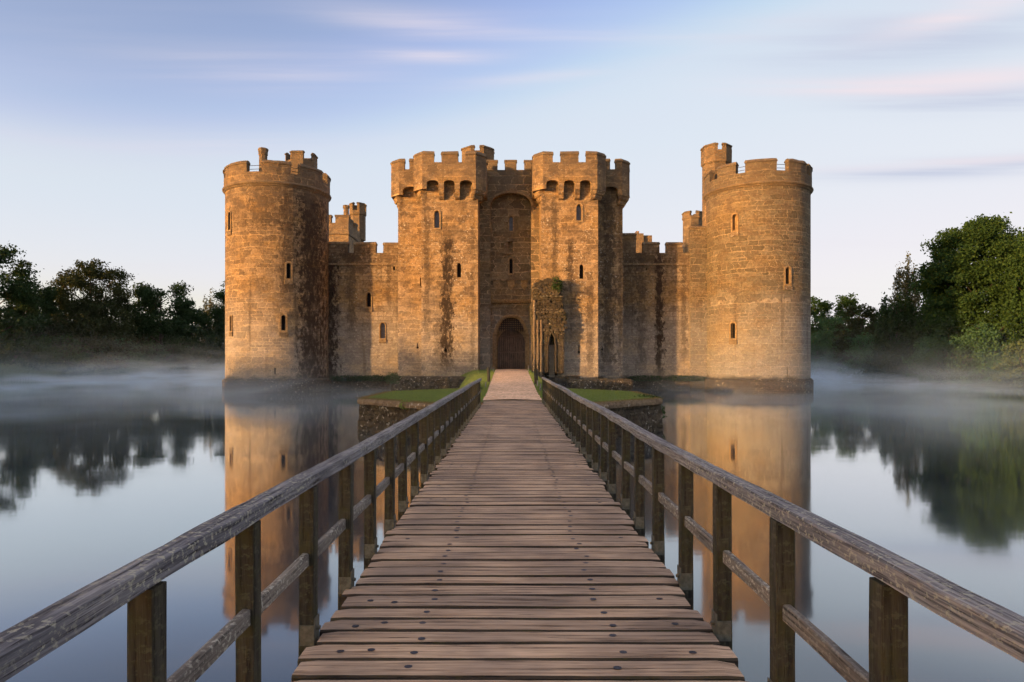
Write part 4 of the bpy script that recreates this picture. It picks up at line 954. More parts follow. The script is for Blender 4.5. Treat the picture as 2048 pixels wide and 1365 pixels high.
# ------------------------------------------------------------------ foot bridge
random.seed(5); np.random.seed(5)
def dz(y): return 1.295 - (y - 2) * 0.0024       # deck top
bridge = empty('footbridge', (0, 12, 1.2), 'long plank footbridge with weathered grey handrails leading to the castle gate', 'footbridge')
edges = [0.35]
while edges[-1] < 24.15: edges.append(edges[-1] + random.uniform(.150, .205) * (1 if edges[-1] < 6 else 1.0))
def plank(m_, y0, y1, seed, seg=26, bolts=True):
    g = random.uniform(.009, .020); y0 += g / 2; y1 -= g / 2
    xl = -.975 + random.uniform(-.03, .03); xr = 1.02 + random.uniform(-.03, .03); zo = random.uniform(-.004, .004); tilt = random.uniform(-.012, .012)
    uo = random.uniform(0, 90); vo = random.uniform(0, 50); prof = []
    b = .009
    for i in range(seg + 1):
        x = xl + (xr - xl) * i / seg; w0 = mn.noise(Vector((x * 2.2, seed * 3.1, 0))) * .007 + mn.noise(Vector((x * 9, seed * 3.1, 2))) * .0035; w1 = mn.noise(Vector((x * 2.2, seed * 3.1 + 50, 0))) * .007 + mn.noise(Vector((x * 9, seed * 5.1, 7))) * .0035
        e = 1 if i in (0, seg) else 0; ya, yb = y0 + w0 + e * random.uniform(0, .02), y1 + w1 - e * random.uniform(0, .02); zt = dz((ya + yb) / 2) + zo + mn.noise(Vector((x * 1.2, seed, 1))) * .004 - e * .006
        zn, zf = zt - tilt * (yb - ya) / 2, zt + tilt * (yb - ya) / 2; ym = (ya + yb) / 2
        prof.append([(x, ya, zt - .07), (x, ya, zn - b), (x, ya + b * 1.1, zn), (x, ym, zt + .0015), (x, yb - b * 1.1, zf), (x, yb, zf - b), (x, yb, zt - .07)])
    vv_ = [0, .07, .08, .08 + (y1 - y0) / 2, .08 + (y1 - y0), .09 + (y1 - y0), .16 + (y1 - y0)]
    for i in range(seg):
        A, B = prof[i], prof[i + 1]
        for k in range(6): m_.face([A[k], B[k], B[k + 1], A[k + 1]], [(A[k][0] + uo, vv_[k] + vo), (B[k][0] + uo, vv_[k] + vo), (B[k][0] + uo, vv_[k + 1] + vo), (A[k][0] + uo, vv_[k + 1] + vo)], 0 if k in (2, 3) else 2)  # sides and bevels darkened: gap shadow painted in, with edge dirt
    for A in (prof[0], prof[-1]): m_.face(A, [(p[2] + uo, p[1] + vo) for p in A])
    if bolts:
        bl = [-.445 + random.uniform(-.02, .02), .49 + random.uniform(-.03, .03)]
        if random.random() < .22: bl += [-.80, .84, -.66][: random.choice((2, 3))]
        for bx in bl:
            c = Vector((bx, (y0 + y1) / 2 + random.uniform(-.03, .03), 0)); c.z = dz(c.y) + zo + .0035
            rr = .017; m_.face([(c.x + rr * 1.1 * math.cos(t), c.y + rr * math.sin(t), c.z) for t in [2 * math.pi * k / 10 for k in range(10)]], None, 1)
for i, (a, b) in enumerate(list(zip(edges, edges[1:]))[:1000]):
    if i < 110:
        if i >= 12 or True:
            pass
planks = list(zip(edges, edges[1:]))
near = [p for p in planks if p[1] > 2.2][:100]; rest = [p for p in planks if p not in near]
for i, (a, b) in enumerate(near):
    m = MB(); plank(m, a, b, i + 1, 26 if a < 9 else 12, a < 16); m.build('plank', [M['plank'], M['bolt'], M['beam']], bridge)
m = MB()
for i, (a, b) in enumerate(rest): plank(m, a, b, i + 201, 8, False)
o = m.build('plank', [M['plank'], M['bolt'], M['beam']], bridge); o['kind'] = 'stuff'
# bearers and trestles under the deck
for bx in (-.80, -.30, .30, .84):
    m = MB(); m.box(bx - .06, bx + .06, .3, 23.6, .98, 1.135); m.build('bearer', M['beam'], bridge)
for ty in (3.6, 7.4, 11.2, 15.0, 18.8, 22.4):
    m = MB()
    for tx in (-.85, .89): m.tube([(tx, ty, -1.5), (tx, ty, 1.0)], .10, 10)
    m.box(-1.05, 1.09, ty - .09, ty + .09, .82, .975); m.build('trestle', M['beam'], bridge)
def long_bar(m_, pts, w_, h_, seg_seed, wob=.004, u0=0, crown=.0):
    """square timber along +Y; pts = (x centre, y, z top)"""
    rings = []; u = u0
    for i, (x, y, z) in enumerate(pts):
        a = mn.noise(Vector((y * 1.9, seg_seed, 0))) * wob; b_ = mn.noise(Vector((y * 1.9, seg_seed, 5))) * wob; c = mn.noise(Vector((y * 11, seg_seed, 9))) * wob * .5; e = .006
        x0, x1 = x - w_ / 2 + a, x + w_ / 2 + b_; z1 = z + c; z0 = z - h_ + a
        rings.append([(x0, y, z0), (x1, y, z0), (x1, y, z1 - e), (x1 - e, y, z1), (x, y, z1 + crown), (x0 + e, y, z1), (x0, y, z1 - e)])
    vv_ = [0, w_, w_ + h_, w_ + h_ + .01, 1.5 * w_ + h_, 2 * w_ + h_, 2 * w_ + h_ + .01, 2 * w_ + 2 * h_ + .02]
    for i in range(len(rings) - 1):
        A, B = rings[i], rings[i + 1]; l = math.dist(pts[i], pts[i + 1])
        for k in range(7):
            k2 = (k + 1) % 7; m_.face([A[k], A[k2], B[k2], B[k]], [(u, vv_[k]), (u, vv_[k + 1]), (u + l, vv_[k + 1]), (u + l, vv_[k])])
        u += l
    m_.face(rings[0][::-1]); m_.face(rings[-1])
RZ = 2.088
def railx(side, y): return (-1.012 if side < 0 else 1.068) + side * .0
for side in (-1, 1):
    y = .30; k = 0
    while y < 21.8:
        y2 = min(y + random.uniform(3.0, 4.6), 21.9 if side < 0 else 23.8)
        if 21.9 - y2 < 1.2: y2 = 21.8 if side < 0 else 23.7
        n = int((y2 - y) / .12); m = MB()
        def zline(t): return RZ + .006 * math.sin(t * .9 + side) + .012 * mn.noise(Vector((t * .25, side * 3, 0)))
        long_bar(m, [(railx(side, t) + .012 * mn.noise(Vector((t * .3, side, 4))), t, zline(t)) for t in np.linspace(y, y2 - .004, max(4, n))], 0.082, .060, k * 7 + side, .007, random.uniform(0, 40), .003, )
        m.build('handrail', M['rail'], bridge); y = y2; k += 1
# posts, one prototype with bracket, copied
def postproto():
    me_parts = []
    m_ = MB(); n = 14; hgt = RZ - .062; rings = []
    zb = -.16
    for i in range(n + 1):
        z = 1.14 + zb + (hgt - 1.14 - zb) * i / n; w0 = .0375
        q = [mn.noise(Vector((j * 5, z * 3, 0))) * .0028 for j in range(8)]; e = .005
        rings.append([(-w0 + q[0] + e, -w0, z), (w0 - e, -w0 + q[1], z), (w0 + q[2], -w0 + e, z), (w0 + q[3], w0 - e, z), (w0 - e, w0 + q[4], z), (-w0 + e, w0 + q[5], z), (-w0 + q[6], w0 - e, z), (-w0 + q[7], -w0 + e, z)])
    for i in range(n):
        for k in range(8):
            k2 = (k + 1) % 8; A, B = rings[i], rings[i + 1]; m_.face([A[k], A[k2], B[k2], B[k]], [(A[k][2], k * .03), (A[k][2], k * .03 + .03), (B[k][2], k * .03 + .03), (B[k][2], k * .03)])
    m_.face(rings[0][::-1]); m_.face(rings[-1]); return m_
pm = [postproto().mesh('post') for _ in range(1)][0]; pm.materials.append(M['post'])
def bracket_mesh(side):
    m_ = MB(); t = .005; z0, z1 = 1.255, 1.385
    s = 1 if side < 0 else -1     # inner side
    m_.box(-.030 if s > 0 else -.041, .041 if s > 0 else .030, -.0435, -.0385, z0, z1 - .03)
    xi = s * .0425; m_.box(min(xi, xi - s * t), max(xi, xi - s * t), -.0385, .045, z0, z1)
    m_.tube([(s * .0425, .0, 1.33), (s * .060, .0, 1.33)], .011, 6); m_.tube([(s * .043, .01, 1.27), (s * .060, .01, 1.27)], .009, 6)
    me_ = m_.mesh('bracket'); me_.materials.append(M['steel']); return me_
bmz = {-1: bracket_mesh(-1), 1: bracket_mesh(1)}
def mids(side, y0, y1, seed):
    m_ = MB(); x = railx(side, 0) + side * 0; 
    long_bar(m_, [(0, t, mn.noise(Vector((t, seed, 0))) * .004) for t in np.linspace(0, y1 - y0 - .0752, 7)], .036, .060, seed, .004, seed * 3.1)
    return m_
midm = []
for s_ in range(6):
    mm = mids(-1, 0, .75, s_ + 3).mesh('mid_rail'); mm.materials.append(M['midrail']); midm.append(mm)
boff = bridge.location
for side, y0, cnt in ((-1, 1.857 - .742 + .0375, 28), (1, 1.90 - .755 + .0375, 30)):
    sp = .742 if side < 0 else .753
    for i in range(cnt):
        y = y0 + i * sp
        if y > (21.9 if side < 0 else 23.7): break
        o = bpy.data.objects.new('post', pm); S.collection.objects.link(o); o.parent = bridge
        o.location = Vector((railx(side, y) - side * .0, y, 0)) - boff; o.rotation_euler = (random.uniform(-.004, .004), random.uniform(-.006, .006), random.choice((0, 0, 0)) * math.pi / 2)
        if abs(y - 99) > 0:
            b = bpy.data.objects.new('bracket', bmz[side]); S.collection.objects.link(b); b.parent = o
        o = bpy.data.objects.new('mid_rail', midm[i % 6]); S.collection.objects.link(o); o.parent = bridge
        o.location = Vector((railx(side, y), y + .0376, 1.705)) - boff

# ------------------------------------------------------------------ bollards and rope stakes by the path
def bollard(px, ytop, d, label, w_=.14):
    x = PX(px, d); zb = topz(x, d) - .2; m_ = MB(); n = 8
    m_.tube([(x, d, zb), (x + .01, d, zb + .5), (x - .01, d, PZ(ytop, d) - .05), (x - .01, d, PZ(ytop, d))], [w_ / 2, w_ / 2 * .98, w_ / 2 * .95, w_ / 2 * .75], 8)
    return tag(m_.build('bollard', M['post'], jit=.012), label, 'bollard', 'wooden bollards beside the gravel path')
bollard(977, 735, 38, 'wooden bollard on the left edge of the gravel path', .18)
bollard(1072, 737, 36, 'thick wooden bollard on the right edge of the gravel path', .20)
def stake(px, d, h_, label):
    x = PX(px, d); zb = topz(x, d) - .05; m_ = MB(); m_.tube([(x, d, zb), (x + .015, d, zb + h_)], .028, 6); return tag(m_.build('rope_stake', M['rail']), label, 'stake', 'low stakes edging the path')
for px, d, h_, lb in ((971, 33, .42, 'low stake left of the path just beyond the handrail end'), (986.5, 52, .5, 'low stake left of the path near the gate'), (1080, 31, .42, 'low stake right of the path nearest the handrail end'), (1074.5, 34, .42, 'low stake right of the path in front of the thick bollard'), (1056.5, 53, .6, 'low stake at the right edge of the path beside the gate')):
    stake(px, d, h_, lb)

# ------------------------------------------------------------------ fast mesh of many small blades or leaves
def quads(name, P, mat, parent=None, off=Vector((0, 0, 0))):
    """P: (n,4,3) array of quads"""
    n = len(P); me_ = bpy.data.meshes.new(name); V = (P.reshape(-1, 3) - np.array(off)).astype(np.float32)
    me_.vertices.add(4 * n); me_.vertices.foreach_set('co', V.ravel()); me_.loops.add(4 * n); me_.loops.foreach_set('vertex_index', np.arange(4 * n, dtype=np.int32))
    me_.polygons.add(n); me_.polygons.foreach_set('loop_start', np.arange(0, 4 * n, 4, dtype=np.int32)); me_.polygons.foreach_set('loop_total', np.full(n, 4, dtype=np.int32))
    me_.update(calc_edges=True); me_.materials.append(mat); o_ = bpy.data.objects.new(name, me_); S.collection.objects.link(o_); o_.parent = parent; return o_
def leaves(C, size, rng, aspect=.62, droop=0.0):
    n = len(C); a = rng.normal(size=(n, 3)); a[:, 2] -= droop; a /= np.linalg.norm(a, axis=1)[:, None] + 1e-9
    b = rng.normal(size=(n, 3)); b -= (b * a).sum(1)[:, None] * a; b /= np.linalg.norm(b, axis=1)[:, None] + 1e-9
    s = size * rng.uniform(.6, 1.35, n)[:, None]; u = a * s; v = b * s * aspect
    return np.stack([C - u, C + v * .9 - u * .1, C + u, C - v * .9 + u * .1], 1) 
def blades(X, Y, Z, h_, w_, rng, lean=.35):
    n = len(X); an = rng.uniform(0, 2 * np.pi, n); hh = h_ * rng.uniform(.5, 1.3, n); l = rng.normal(0, lean, (n, 2)) * hh[:, None]
    dx, dy = np.cos(an) * w_ / 2, np.sin(an) * w_ / 2; B = np.stack([X, Y, Z], 1)
    p0 = B + np.stack([-dx, -dy, 0 * X], 1); p1 = B + np.stack([dx, dy, 0 * X], 1); t = B + np.stack([l[:, 0], l[:, 1], hh], 1); return np.stack([p0, p1, t + np.stack([dx, dy, 0 * X], 1) * .15, t - np.stack([dx, dy, 0 * X], 1) * .15], 1)

rng = np.random.default_rng(3)
# lawn blades on the island and the causeway
pts = rng.uniform((-5.5, 23.4), (5.4, 35), (60000, 2)); 
def inside(px_, py_, poly):
    r_ = np.ones(len(px_), bool); n = len(poly)
    for i in range(n):
        a, b = poly[i], poly[(i + 1) % n]; r_ &= ((b[0] - a[0]) * (py_ - a[1]) - (b[1] - a[1]) * (px_ - a[0])) > 0
    return r_
k_ = inside(pts[:, 0], pts[:, 1], lawnpoly) & (np.abs(pts[:, 0] - .02) > 1.12); pts = pts[k_]
Q1 = blades(pts[:, 0], pts[:, 1], np.full(len(pts), 1.22), .055, .016, rng)
cp = rng.uniform((-1, 34), (1, 60), (26000, 2)); X = []; 
for u, y in cp:
    x = u * causx(y, u)
    if abs(x) > pw(y) + .02: X.append((x, y, cz(u, x, y) - .02))
X = np.array(X); Q2 = blades(X[:, 0], X[:, 1], X[:, 2], .10, .03, rng)
ed = []                                                      # longer tufts along the path edges
for s in (-1, 1):
    for y in rng.uniform(24.2, 58, 5000): ed.append((pc(y) + s * (pw(y) + abs(rng.normal(0, .09)) + .03), y, topz(0, y) + .02))
ed = np.array(ed); Q3 = blades(ed[:, 0], ed[:, 1], ed[:, 2], .085, .02, rng)
tag(quads('grass', np.concatenate([Q1, Q2, Q3]), M['grassblade']), kind='stuff')
# straw-coloured rim of turf along the island's edge
per = perim(OCT); T_ = per[-1]; ep = []
for s in rng.uniform(0, T_, 9000):
    q = sub(offset(OCT, -.12), s % (T_ - 1), s % (T_ - 1) + .01)[0]; ep.append((q[0] + rng.normal(0, .10), q[1] + rng.normal(0, .10), 1.19))
ep = np.array(ep); tag(quads('dry_grass', blades(ep[:, 0], ep[:, 1], ep[:, 2], .06, .022, rng, .8), M['drygrass']), kind='stuff')

def clump(name, c, r3, n, size, mat, label, cat, group=None, seed=0, droop=0):
    rg = np.random.default_rng(seed + 100); d_ = rg.normal(size=(n, 3)); d_ /= np.linalg.norm(d_, axis=1)[:, None]; rad = rg.uniform(.35, 1, n) ** .5
    lump = np.array([1 + .45 * mn.noise(Vector(v) * 2.2 + Vector((seed, 0, 0))) for v in d_]); C = np.array(c) + d_ * (rad * lump)[:, None] * np.array(r3)
    C = C[C[:, 2] > c[2] - r3[2] * .75]
    return tag(quads(name, leaves(C, size, rg, .6, droop), mat), label, cat, group)
# weeds on the masonry
clump('weed', (PX(787, 49.4), 49.2, 1.35), (.55, .4, .5), 900, .05, M['leaf_pale'], 'flowering weed clump on the left ruined footing', 'weed', seed=1)
clump('weed', (PX(836, 27), 26.0 - 2.0, 1.1), (.28, .15, .2), 350, .03, M['grassblade'], 'green weed tuft on the left front edge of the island wall', 'weed', seed=2)
clump('weed', (PX(1290, 27), 26.6, 1.12), (.55, .45, .22), 900, .035, M['leaf_mid'], 'trailing green weeds over the right corner of the island wall', 'weed', seed=3)
clump('weed', (5.95, 27.6, .55), (.25, .4, .35), 500, .04, M['leaf_mid'], 'weed tuft hanging from the right flank of the island wall', 'weed', seed=4)
clump('ivy', (PX(1113, 54.9), 55.2, PZ(572, 54.9)), (.55, .8, .7), 1500, .06, M['leaf_mid'], 'ivy tuft on the broken crown of the barbican ruin', 'ivy', seed=5)
for i, (px, lb) in enumerate(((700, 'dark weeds along the foot of the left curtain wall nearest the round tower'), (745, 'dark weeds along the foot of the left curtain wall nearest the gatehouse'), (1290, 'dark weeds along the foot of the right curtain wall nearest the gatehouse'), (1370, 'dark weeds along the foot of the right curtain wall nearest the round tower'))):
    clump('weed', (PX(px, 61.5), 61.5, 1.05), (2.0, .30, .32), 1300, .06, M['leaf_dark'], lb, 'weed', 'weeds at the foot of the curtain walls', 10 + i)

# ------------------------------------------------------------------ trees
def tree(name, label, px, d, ytop, wpx, kind='broad', mat='leaf_mid', seed=0, n=15000, leaf=.17, base=.18, group=None, dens=1.0, x=None, lean=0, cat='tree', zfoot=None):
    rg = np.random.default_rng(seed); x = PX(px, d) if x is None else x; y = d
    z0 = gh(x, y) if zfoot is None else zfoot; zt = PZ(ytop - 7, d); h_ = zt - z0; W = wpx * d / 1365 / 2
    root = empty(name, (x, y, z0), label, cat, group); off = Vector((x, y, z0))
    def Pt(u, v, t): return (x + u, y + v, z0 + t)
    # limbs
    m_ = MB(); tr = .018 * h_ + .05; tips = []
    ns = 9; path = [Pt(.25 * math.sin(i * .9 + seed) * i / ns + lean * i / ns, .2 * math.cos(i * 1.1 + seed) * i / ns, h_ * .86 * i / ns - .2) for i in range(ns + 1)]
    m_.tube(path, [tr * (1 - .85 * i / ns) + .02 for i in range(ns + 1)], 7, cap=False)
    nl = 16 if kind != 'bush' else 8
    for i in range(nl):
        t = base + (1 - base) * .85 * (i + .3) / nl; j = min(ns, int(t / .86 * ns)); s = Vector(path[min(j, ns)]); a = i * 2.4 + seed; f = (t - base) / (1 - base)
        prof_ = (math.sin(math.pi * min(1, .18 + .82 * f) ** .8) ** .6 if kind == 'broad' else (1 - f) ** .7 * .95 + .1)
        L_ = W * prof_ * .85; up = .55 if kind != 'birch' else .9
        e = s + Vector((math.cos(a) * L_, math.sin(a) * L_, L_ * up * (.6 + .5 * f))); mid_ = (s + e) / 2 + Vector((0, 0, L_ * .10))
        m_.tube([s, mid_, e], [tr * .38 * (1 - .5 * t), tr * .24 * (1 - .5 * t), .03], 5, cap=False); tips += [e, mid_ * .4 + e * .6]
        for q in range(2):
            b_ = a + (q - .5) * 1.3; e2 = mid_ + Vector((math.cos(b_) * L_ * .5, math.sin(b_) * L_ * .5, L_ * .45)); m_.tube([mid_, e2], [tr * .16, .02], 4, cap=False); tips.append(e2)
    tk = m_.build('trunk', M['birch' if kind == 'birch' else 'bark'], root, merge=False)
    # clumps of leaves through the crown
    nc = int((150 if kind != 'bush' else 90) * dens); Wc = max(W, h_ * .30); n = int((4.2 if kind in ('broad', 'willow') else 3.0) * 2 * W * h_ / (leaf * leaf * 1.24) * dens); C = []; per_ = max(20, int(n / nc))
    for i in range(nc):
        if i < len(tips) and kind != 'bush' : c = np.array(tips[i]); 
        else:
            while True:
                u, v, t = rg.uniform(-1, 1), rg.uniform(-1, 1), rg.uniform(0, 1)
                if kind == 'broad': rr = math.sin(math.pi * (.12 + .86 * t) ** .85) ** .55
                elif kind == 'birch': rr = (1 - t) ** .6 * (.5 + .5 * min(1, t * 4))
                elif kind == 'willow': rr = (1 - t ** 2.2) ** .5
                else: rr = (1 - t ** 2) ** .5
                q = math.hypot(u, v)
                if .5 * rr < q < rr or (q < rr and rg.uniform() < .4): break
            c = np.array(Pt(u * W * .92 + lean * t, v * W * .92, h_ * (base + (1 - base) * t * .96)))
        sz = Wc * rg.uniform(.13, .28) * (1 if kind != 'birch' else .8); k = int(per_ * (sz / Wc / .18) ** 2)
        dd = rg.normal(size=(k, 3)); dd /= np.linalg.norm(dd, axis=1)[:, None]; rad = rg.uniform(0, 1, k) ** .42
        s3 = np.array([sz, sz, sz * .62]) if kind in ('broad', 'bush') else np.array([sz * .45, sz * .45, sz * 1.9])
        pos = c + dd * rad[:, None] * s3 * (1 + .35 * np.sin(dd[:, [0]] * 5 + i) * np.cos(dd[:, [1]] * 4))
        if kind in ('birch', 'willow'): pos[:, 2] -= rg.exponential(sz * .8, k)
        C.append(pos)
    C = np.concatenate(C); 
    # stray twigs break the outline
    idx = rg.integers(0, len(C), int(len(C) * .05)); st = C[idx] + rg.normal(0, W * .07, (len(idx), 3)); C = np.concatenate([C, st])
    C = C[(C[:, 2] < zt + .35 * leaf) & (C[:, 2] > max(z0, .15))]
    quads('crown', leaves(C, leaf, rg, .62, .8 if kind in ('birch', 'willow') else .1), M[mat], root, off); return root

GL, GR = 'trees along the left bank', 'trees along the right bank'
# left bank (px of trunk, distance, px of top, crown width px)
tree('broadleaf_tree', 'dark dense tree at the very left edge of the view, tallest on the left bank', -20, 96, 488, 190, 'broad', 'leaf_dark', 1, 26000, .20, .05, GL)
tree('broadleaf_tree', 'dark narrow tree just right of the leftmost tree', 70, 104, 560, 110, 'broad', 'leaf_dark', 2, 16000, .20, .05, GL)
tree('broadleaf_tree', 'olive tree with an airy twin-peaked crown on the left bank', 182, 112, 522, 165, 'broad', 'leaf_olive', 3, 19000, .17, .15, GL)
tree('broadleaf_tree', 'low olive tree filling the bank below the airy twin-peaked tree', 165, 108, 615, 190, 'broad', 'leaf_olive', 4, 22000, .20, .02, GL)
tree('broadleaf_tree', 'dark green oak-like tree right of the olive tree on the left bank', 322, 124, 562, 150, 'broad', 'leaf_dark', 5, 22000, .21, .05, GL)
tree('broadleaf_tree', 'small round dark tree right of the dark oak-like tree', 385, 128, 608, 95, 'broad', 'leaf_dark', 6, 12000, .2, .02, GL)
tree('birch_tree', 'pale feathery birch beside the left round tower', 420, 140, 577, 60, 'birch', 'leaf_birch', 7, 12000, .2, .05, GL)
tree('broadleaf_tree', 'dark tree mostly hidden behind the left round tower', 462, 134, 565, 78, 'broad', 'leaf_dark', 8, 9000, .2, .05, GL)
tree('birch_tree', 'second feathery birch half hidden by the left round tower', 443, 146, 588, 50, 'birch', 'leaf_birch', 18, 8000, .2, .05, GL)
for i, (px, d, yt, wp, mt, lb) in enumerate(((30, 99, 640, 170, 'leaf_mid', 'dark undergrowth below the leftmost tree'), (120, 103, 660, 140, 'leaf_mid', 'dark undergrowth between the narrow dark tree and the olive tree'), (230, 112, 665, 150, 'leaf_bush', 'rounded bush below the twin-peaked tree'), (300, 121, 690, 110, 'leaf_bush', 'green waterside bush below the dark oak-like tree'), (372, 128, 690, 90, 'leaf_bush', 'rounded green waterside bush left of the pale birch'), (430, 138, 690, 80, 'leaf_bush', 'waterside bush at the foot of the pale birch'))):
    tree('bush', lb, px, d, yt, wp, 'bush', mt, 30 + i, 13000, .20, .0, 'bushes along the left bank', 1.0, cat='bush')
# right bank
tree('broadleaf_tree', 'large spreading bright green tree dominating the right bank', 1952, 80, 436, 205, 'broad', 'leaf_mid', 11, 46000, .165, .25, GR, 1.7)
tree('broadleaf_tree', 'green limb-heavy tree on the left flank of the large right-bank tree', 1900, 84, 548, 120, 'broad', 'leaf_mid', 12, 20000, .165, .10, GR)
tree('birch_tree', 'tall drooping birch standing above the right-bank trees', 1812, 92, 507, 92, 'birch', 'leaf_birch', 13, 15000, .14, .15, GR)
tree('broadleaf_tree', 'dark green tree at the right edge of the view', 2062, 74, 470, 150, 'willow', 'leaf_mid', 14, 26000, .17, .1, GR)
tree('broadleaf_tree', 'small round-topped tree near the right round tower', 1694, 118, 581, 62, 'broad', 'leaf_mid', 15, 11000, .19, .1, GR)
tree('broadleaf_tree', 'low tree directly beside the right round tower', 1632, 122, 592, 85, 'broad', 'leaf_mid', 16, 13000, .2, .05, GR)
tree('broadleaf_tree', 'dark tree in the shade below the tall birch', 1795, 89, 588, 130, 'willow', 'leaf_dark', 17, 24000, .17, .02, GR)
tree('broadleaf_tree', 'yellowish green tree between the round-topped tree and the birch', 1722, 104, 610, 100, 'broad', 'leaf_olive', 19, 16000, .18, .02, GR)
tree('broadleaf_tree', 'dark middle-height tree below the large right-bank tree', 1880, 86, 625, 150, 'broad', 'leaf_dark', 20, 24000, .17, .02, GR)
for i, (px, d, yt, wp, mt, lb) in enumerate(((1668, 112, 640, 130, 'leaf_bush', 'bright bush overhanging the water near the right round tower'), (1740, 98, 668, 120, 'leaf_bush', 'feathery bush over the water below the yellowish tree'), (1820, 88, 680, 140, 'leaf_dark', 'dark waterside bush below the drooping birch'), (1890, 80, 668, 150, 'leaf_bush', 'green waterside bush below the large tree'), (1975, 75, 640, 150, 'leaf_bush', 'blue-green bush in front of the large right-bank tree'), (1930, 76, 715, 120, 'leaf_dark', 'low dark bush dipping into the water at the right'), (2045, 68, 680, 105, 'leaf_pale', 'pale silvery bush at the right edge over the water'))):
    tree('bush', lb, px, d, yt, wp, 'bush', mt, 50 + i, 15000, .16, .0, 'bushes along the right bank', 1.0, cat='bush', zfoot=.15)
# reed bed on the left bank
rg = np.random.default_rng(77); n = 60000; yy = rg.uniform(80, 132, n); t = rg.uniform(0, 1, n) ** 1.2
xe = np.array([XL + 2.2 * math.sin(q * .045 + 1) + .8 * math.sin(q * .17) for q in yy]); xx = xe + 2.6 - t * 7.5
hh = (2.1 + .5 * np.sin(yy * .25) + .3 * np.sin(yy * .9)) * (.75 + .5 * t) * np.clip((134 - yy) / 14, .25, 1)
tag(quads('reeds', blades(xx, yy, np.zeros(n) - .1, hh, .10, rg, .16), M['reed']), 'bed of green reeds along the waterline of the left bank', kind='stuff')
# unseen woodland on the left bank, heights shaped to shade castle foot and bridge
P = []
rg = np.random.default_rng(9)
for i in range(16):
    cx_, cy_ = -75 - rg.uniform(0, 5), -62 + i * 8.6; hgt = (11.5 if cy_ < -22 else 5.4 + 5.0 * math.exp(-((cy_ + 2) / 12) ** 2)) + .9 * math.sin(i * 1.7) + rg.uniform(-.9, .9)
    for k in range(110):
        f = rg.uniform(0, 1) ** 1.5; rr = 4.8 * math.sin(math.pi * (.15 + .8 * f)) ** .5; a = rg.uniform(0, 6.28); rr = max(rr, 4.2 if f < .4 else 0); c = np.array([cx_ + rr * math.cos(a) * rg.uniform(.2, 1), cy_ + rr * math.sin(a) * rg.uniform(.2, 1), .3 + hgt * f * .95])
        dd = rg.normal(0, 1, (120, 3)); P.append(c + dd * np.array([.75, .75, .5]))
P = np.concatenate(P); tag(quads('wood', leaves(P, .42, rg), M['leaf_dark']), kind='stuff')

P = []
rg = np.random.default_rng(21)
for i in range(210):
    if i % 2: cx_, cy_ = -84 - rg.uniform(0, 16), rg.uniform(95, 190)
    else: cy_ = rg.uniform(84, 190); cx_ = 66 + max(0, cy_ - 60) * .055 + rg.uniform(0, 14)
    hgt = rg.uniform(6.0, 9.5)
    for k in range(14):
        f = rg.uniform(0, 1); c = np.array([cx_ + rg.normal(0, 2.2), cy_ + rg.normal(0, 2.2), .8 + hgt * f]); P.append(c + rg.normal(0, 1, (60, 3)) * np.array([1.0, 1.0, .7]))
P = np.concatenate(P); tag(quads('far_wood', leaves(P, .42, rg), M['leaf_dark']), kind='stuff')

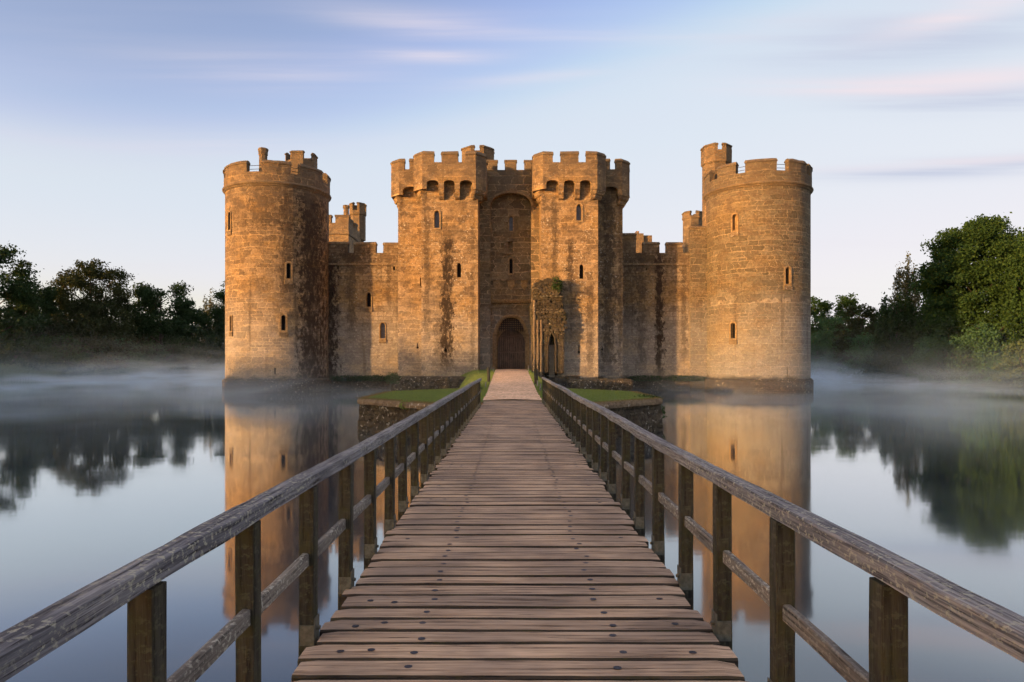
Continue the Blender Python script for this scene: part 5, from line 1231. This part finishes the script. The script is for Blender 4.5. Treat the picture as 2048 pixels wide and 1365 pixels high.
# ------------------------------------------------------------------ mist lying on the moat
def mist():
    me_ = bpy.data.meshes.new('mist'); x0, x1, y0, y1, z0, z1 = -64, 58, 19, 168, .03, 6.5
    v = [(x, y, z) for z in (z0, z1) for y in (y0, y1) for x in (x0, x1)]; f = [(0, 2, 3, 1), (4, 5, 7, 6), (0, 1, 5, 4), (2, 6, 7, 3), (0, 4, 6, 2), (1, 3, 7, 5)]
    me_.from_pydata(v, [], f); m_ = bpy.data.materials.new('mist'); m_.use_nodes = True; t = m_.node_tree; t.nodes.clear(); Lk = t.links.new
    o_ = t.nodes.new('ShaderNodeOutputMaterial'); pv = t.nodes.new('ShaderNodeVolumePrincipled'); Lk(pv.outputs[0], o_.inputs['Volume'])
    pv.inputs['Color'].default_value = (.66, .83, 1.0, 1); pv.inputs['Anisotropy'].default_value = 0.1
    g = t.nodes.new('ShaderNodeNewGeometry'); mp_ = t.nodes.new('ShaderNodeMapping'); Lk(g.outputs['Position'], mp_.inputs[0]); mp_.inputs['Scale'].default_value = (.085, .075, .40)
    nz_ = t.nodes.new('ShaderNodeTexNoise'); Lk(mp_.outputs[0], nz_.inputs['Vector']); nz_.inputs['Scale'].default_value = 1; nz_.inputs['Detail'].default_value = 5; nz_.inputs['Distortion'].default_value = 1.2
    def mr(a, b, lo, hi, src, sm=True):
        q = t.nodes.new('ShaderNodeMapRange'); q.interpolation_type = 'SMOOTHSTEP' if sm else 'LINEAR'; Lk(src, q.inputs[0])
        for i, w_ in enumerate((a, b, lo, hi)): q.inputs[i + 1].default_value = w_
        return q.outputs[0]
    def mu(a, b, op='MULTIPLY'):
        q = t.nodes.new('ShaderNodeMath'); q.operation = op
        for i, w_ in enumerate((a, b)):
            if isinstance(w_, (int, float)): q.inputs[i].default_value = w_
            else: Lk(w_, q.inputs[i])
        return q.outputs[0]
    sp_ = t.nodes.new('ShaderNodeSeparateXYZ'); Lk(g.outputs['Position'], sp_.inputs[0])
    n_ = mr(.45, .64, .05, 1.35, nz_.outputs[0]); zf = mu(2.718, mu(sp_.outputs[2], -.95), 'POWER'); zc = mr(4.8, 6.3, 1, 0, sp_.outputs[2])
    yf = mr(20, 34, 0, 1, sp_.outputs[1]); yb = mr(158, 167, 1, 0, sp_.outputs[1]); xa = mr(-64, -58, 0, 1, sp_.outputs[0]); xb = mr(50, 57, 1, 0, sp_.outputs[0])
    yr = mr(58, 105, .55, 2.4, sp_.outputs[1])
    xq = mu(sp_.outputs[0], 0.0, 'ADD'); xc_ = mu(mr(-17, -6, 1, .25, xq), mr(6, 17, .25, 1, xq), 'MAXIMUM'); n_ = mu(n_, mu(xc_, mr(58, 64, 0, 1, sp_.outputs[1]), 'MAXIMUM')); d_ = mu(mu(mu(n_, zf), mu(zc, yf)), mu(mu(yb, xa), mu(xb, yr))); d_ = mu(d_, MIST); Lk(d_, pv.inputs['Density'])
    me_.materials.append(m_); o_ = bpy.data.objects.new('mist', me_); S.collection.objects.link(o_); tag(o_, kind='stuff'); return o_
MIST = 0.060
mist()
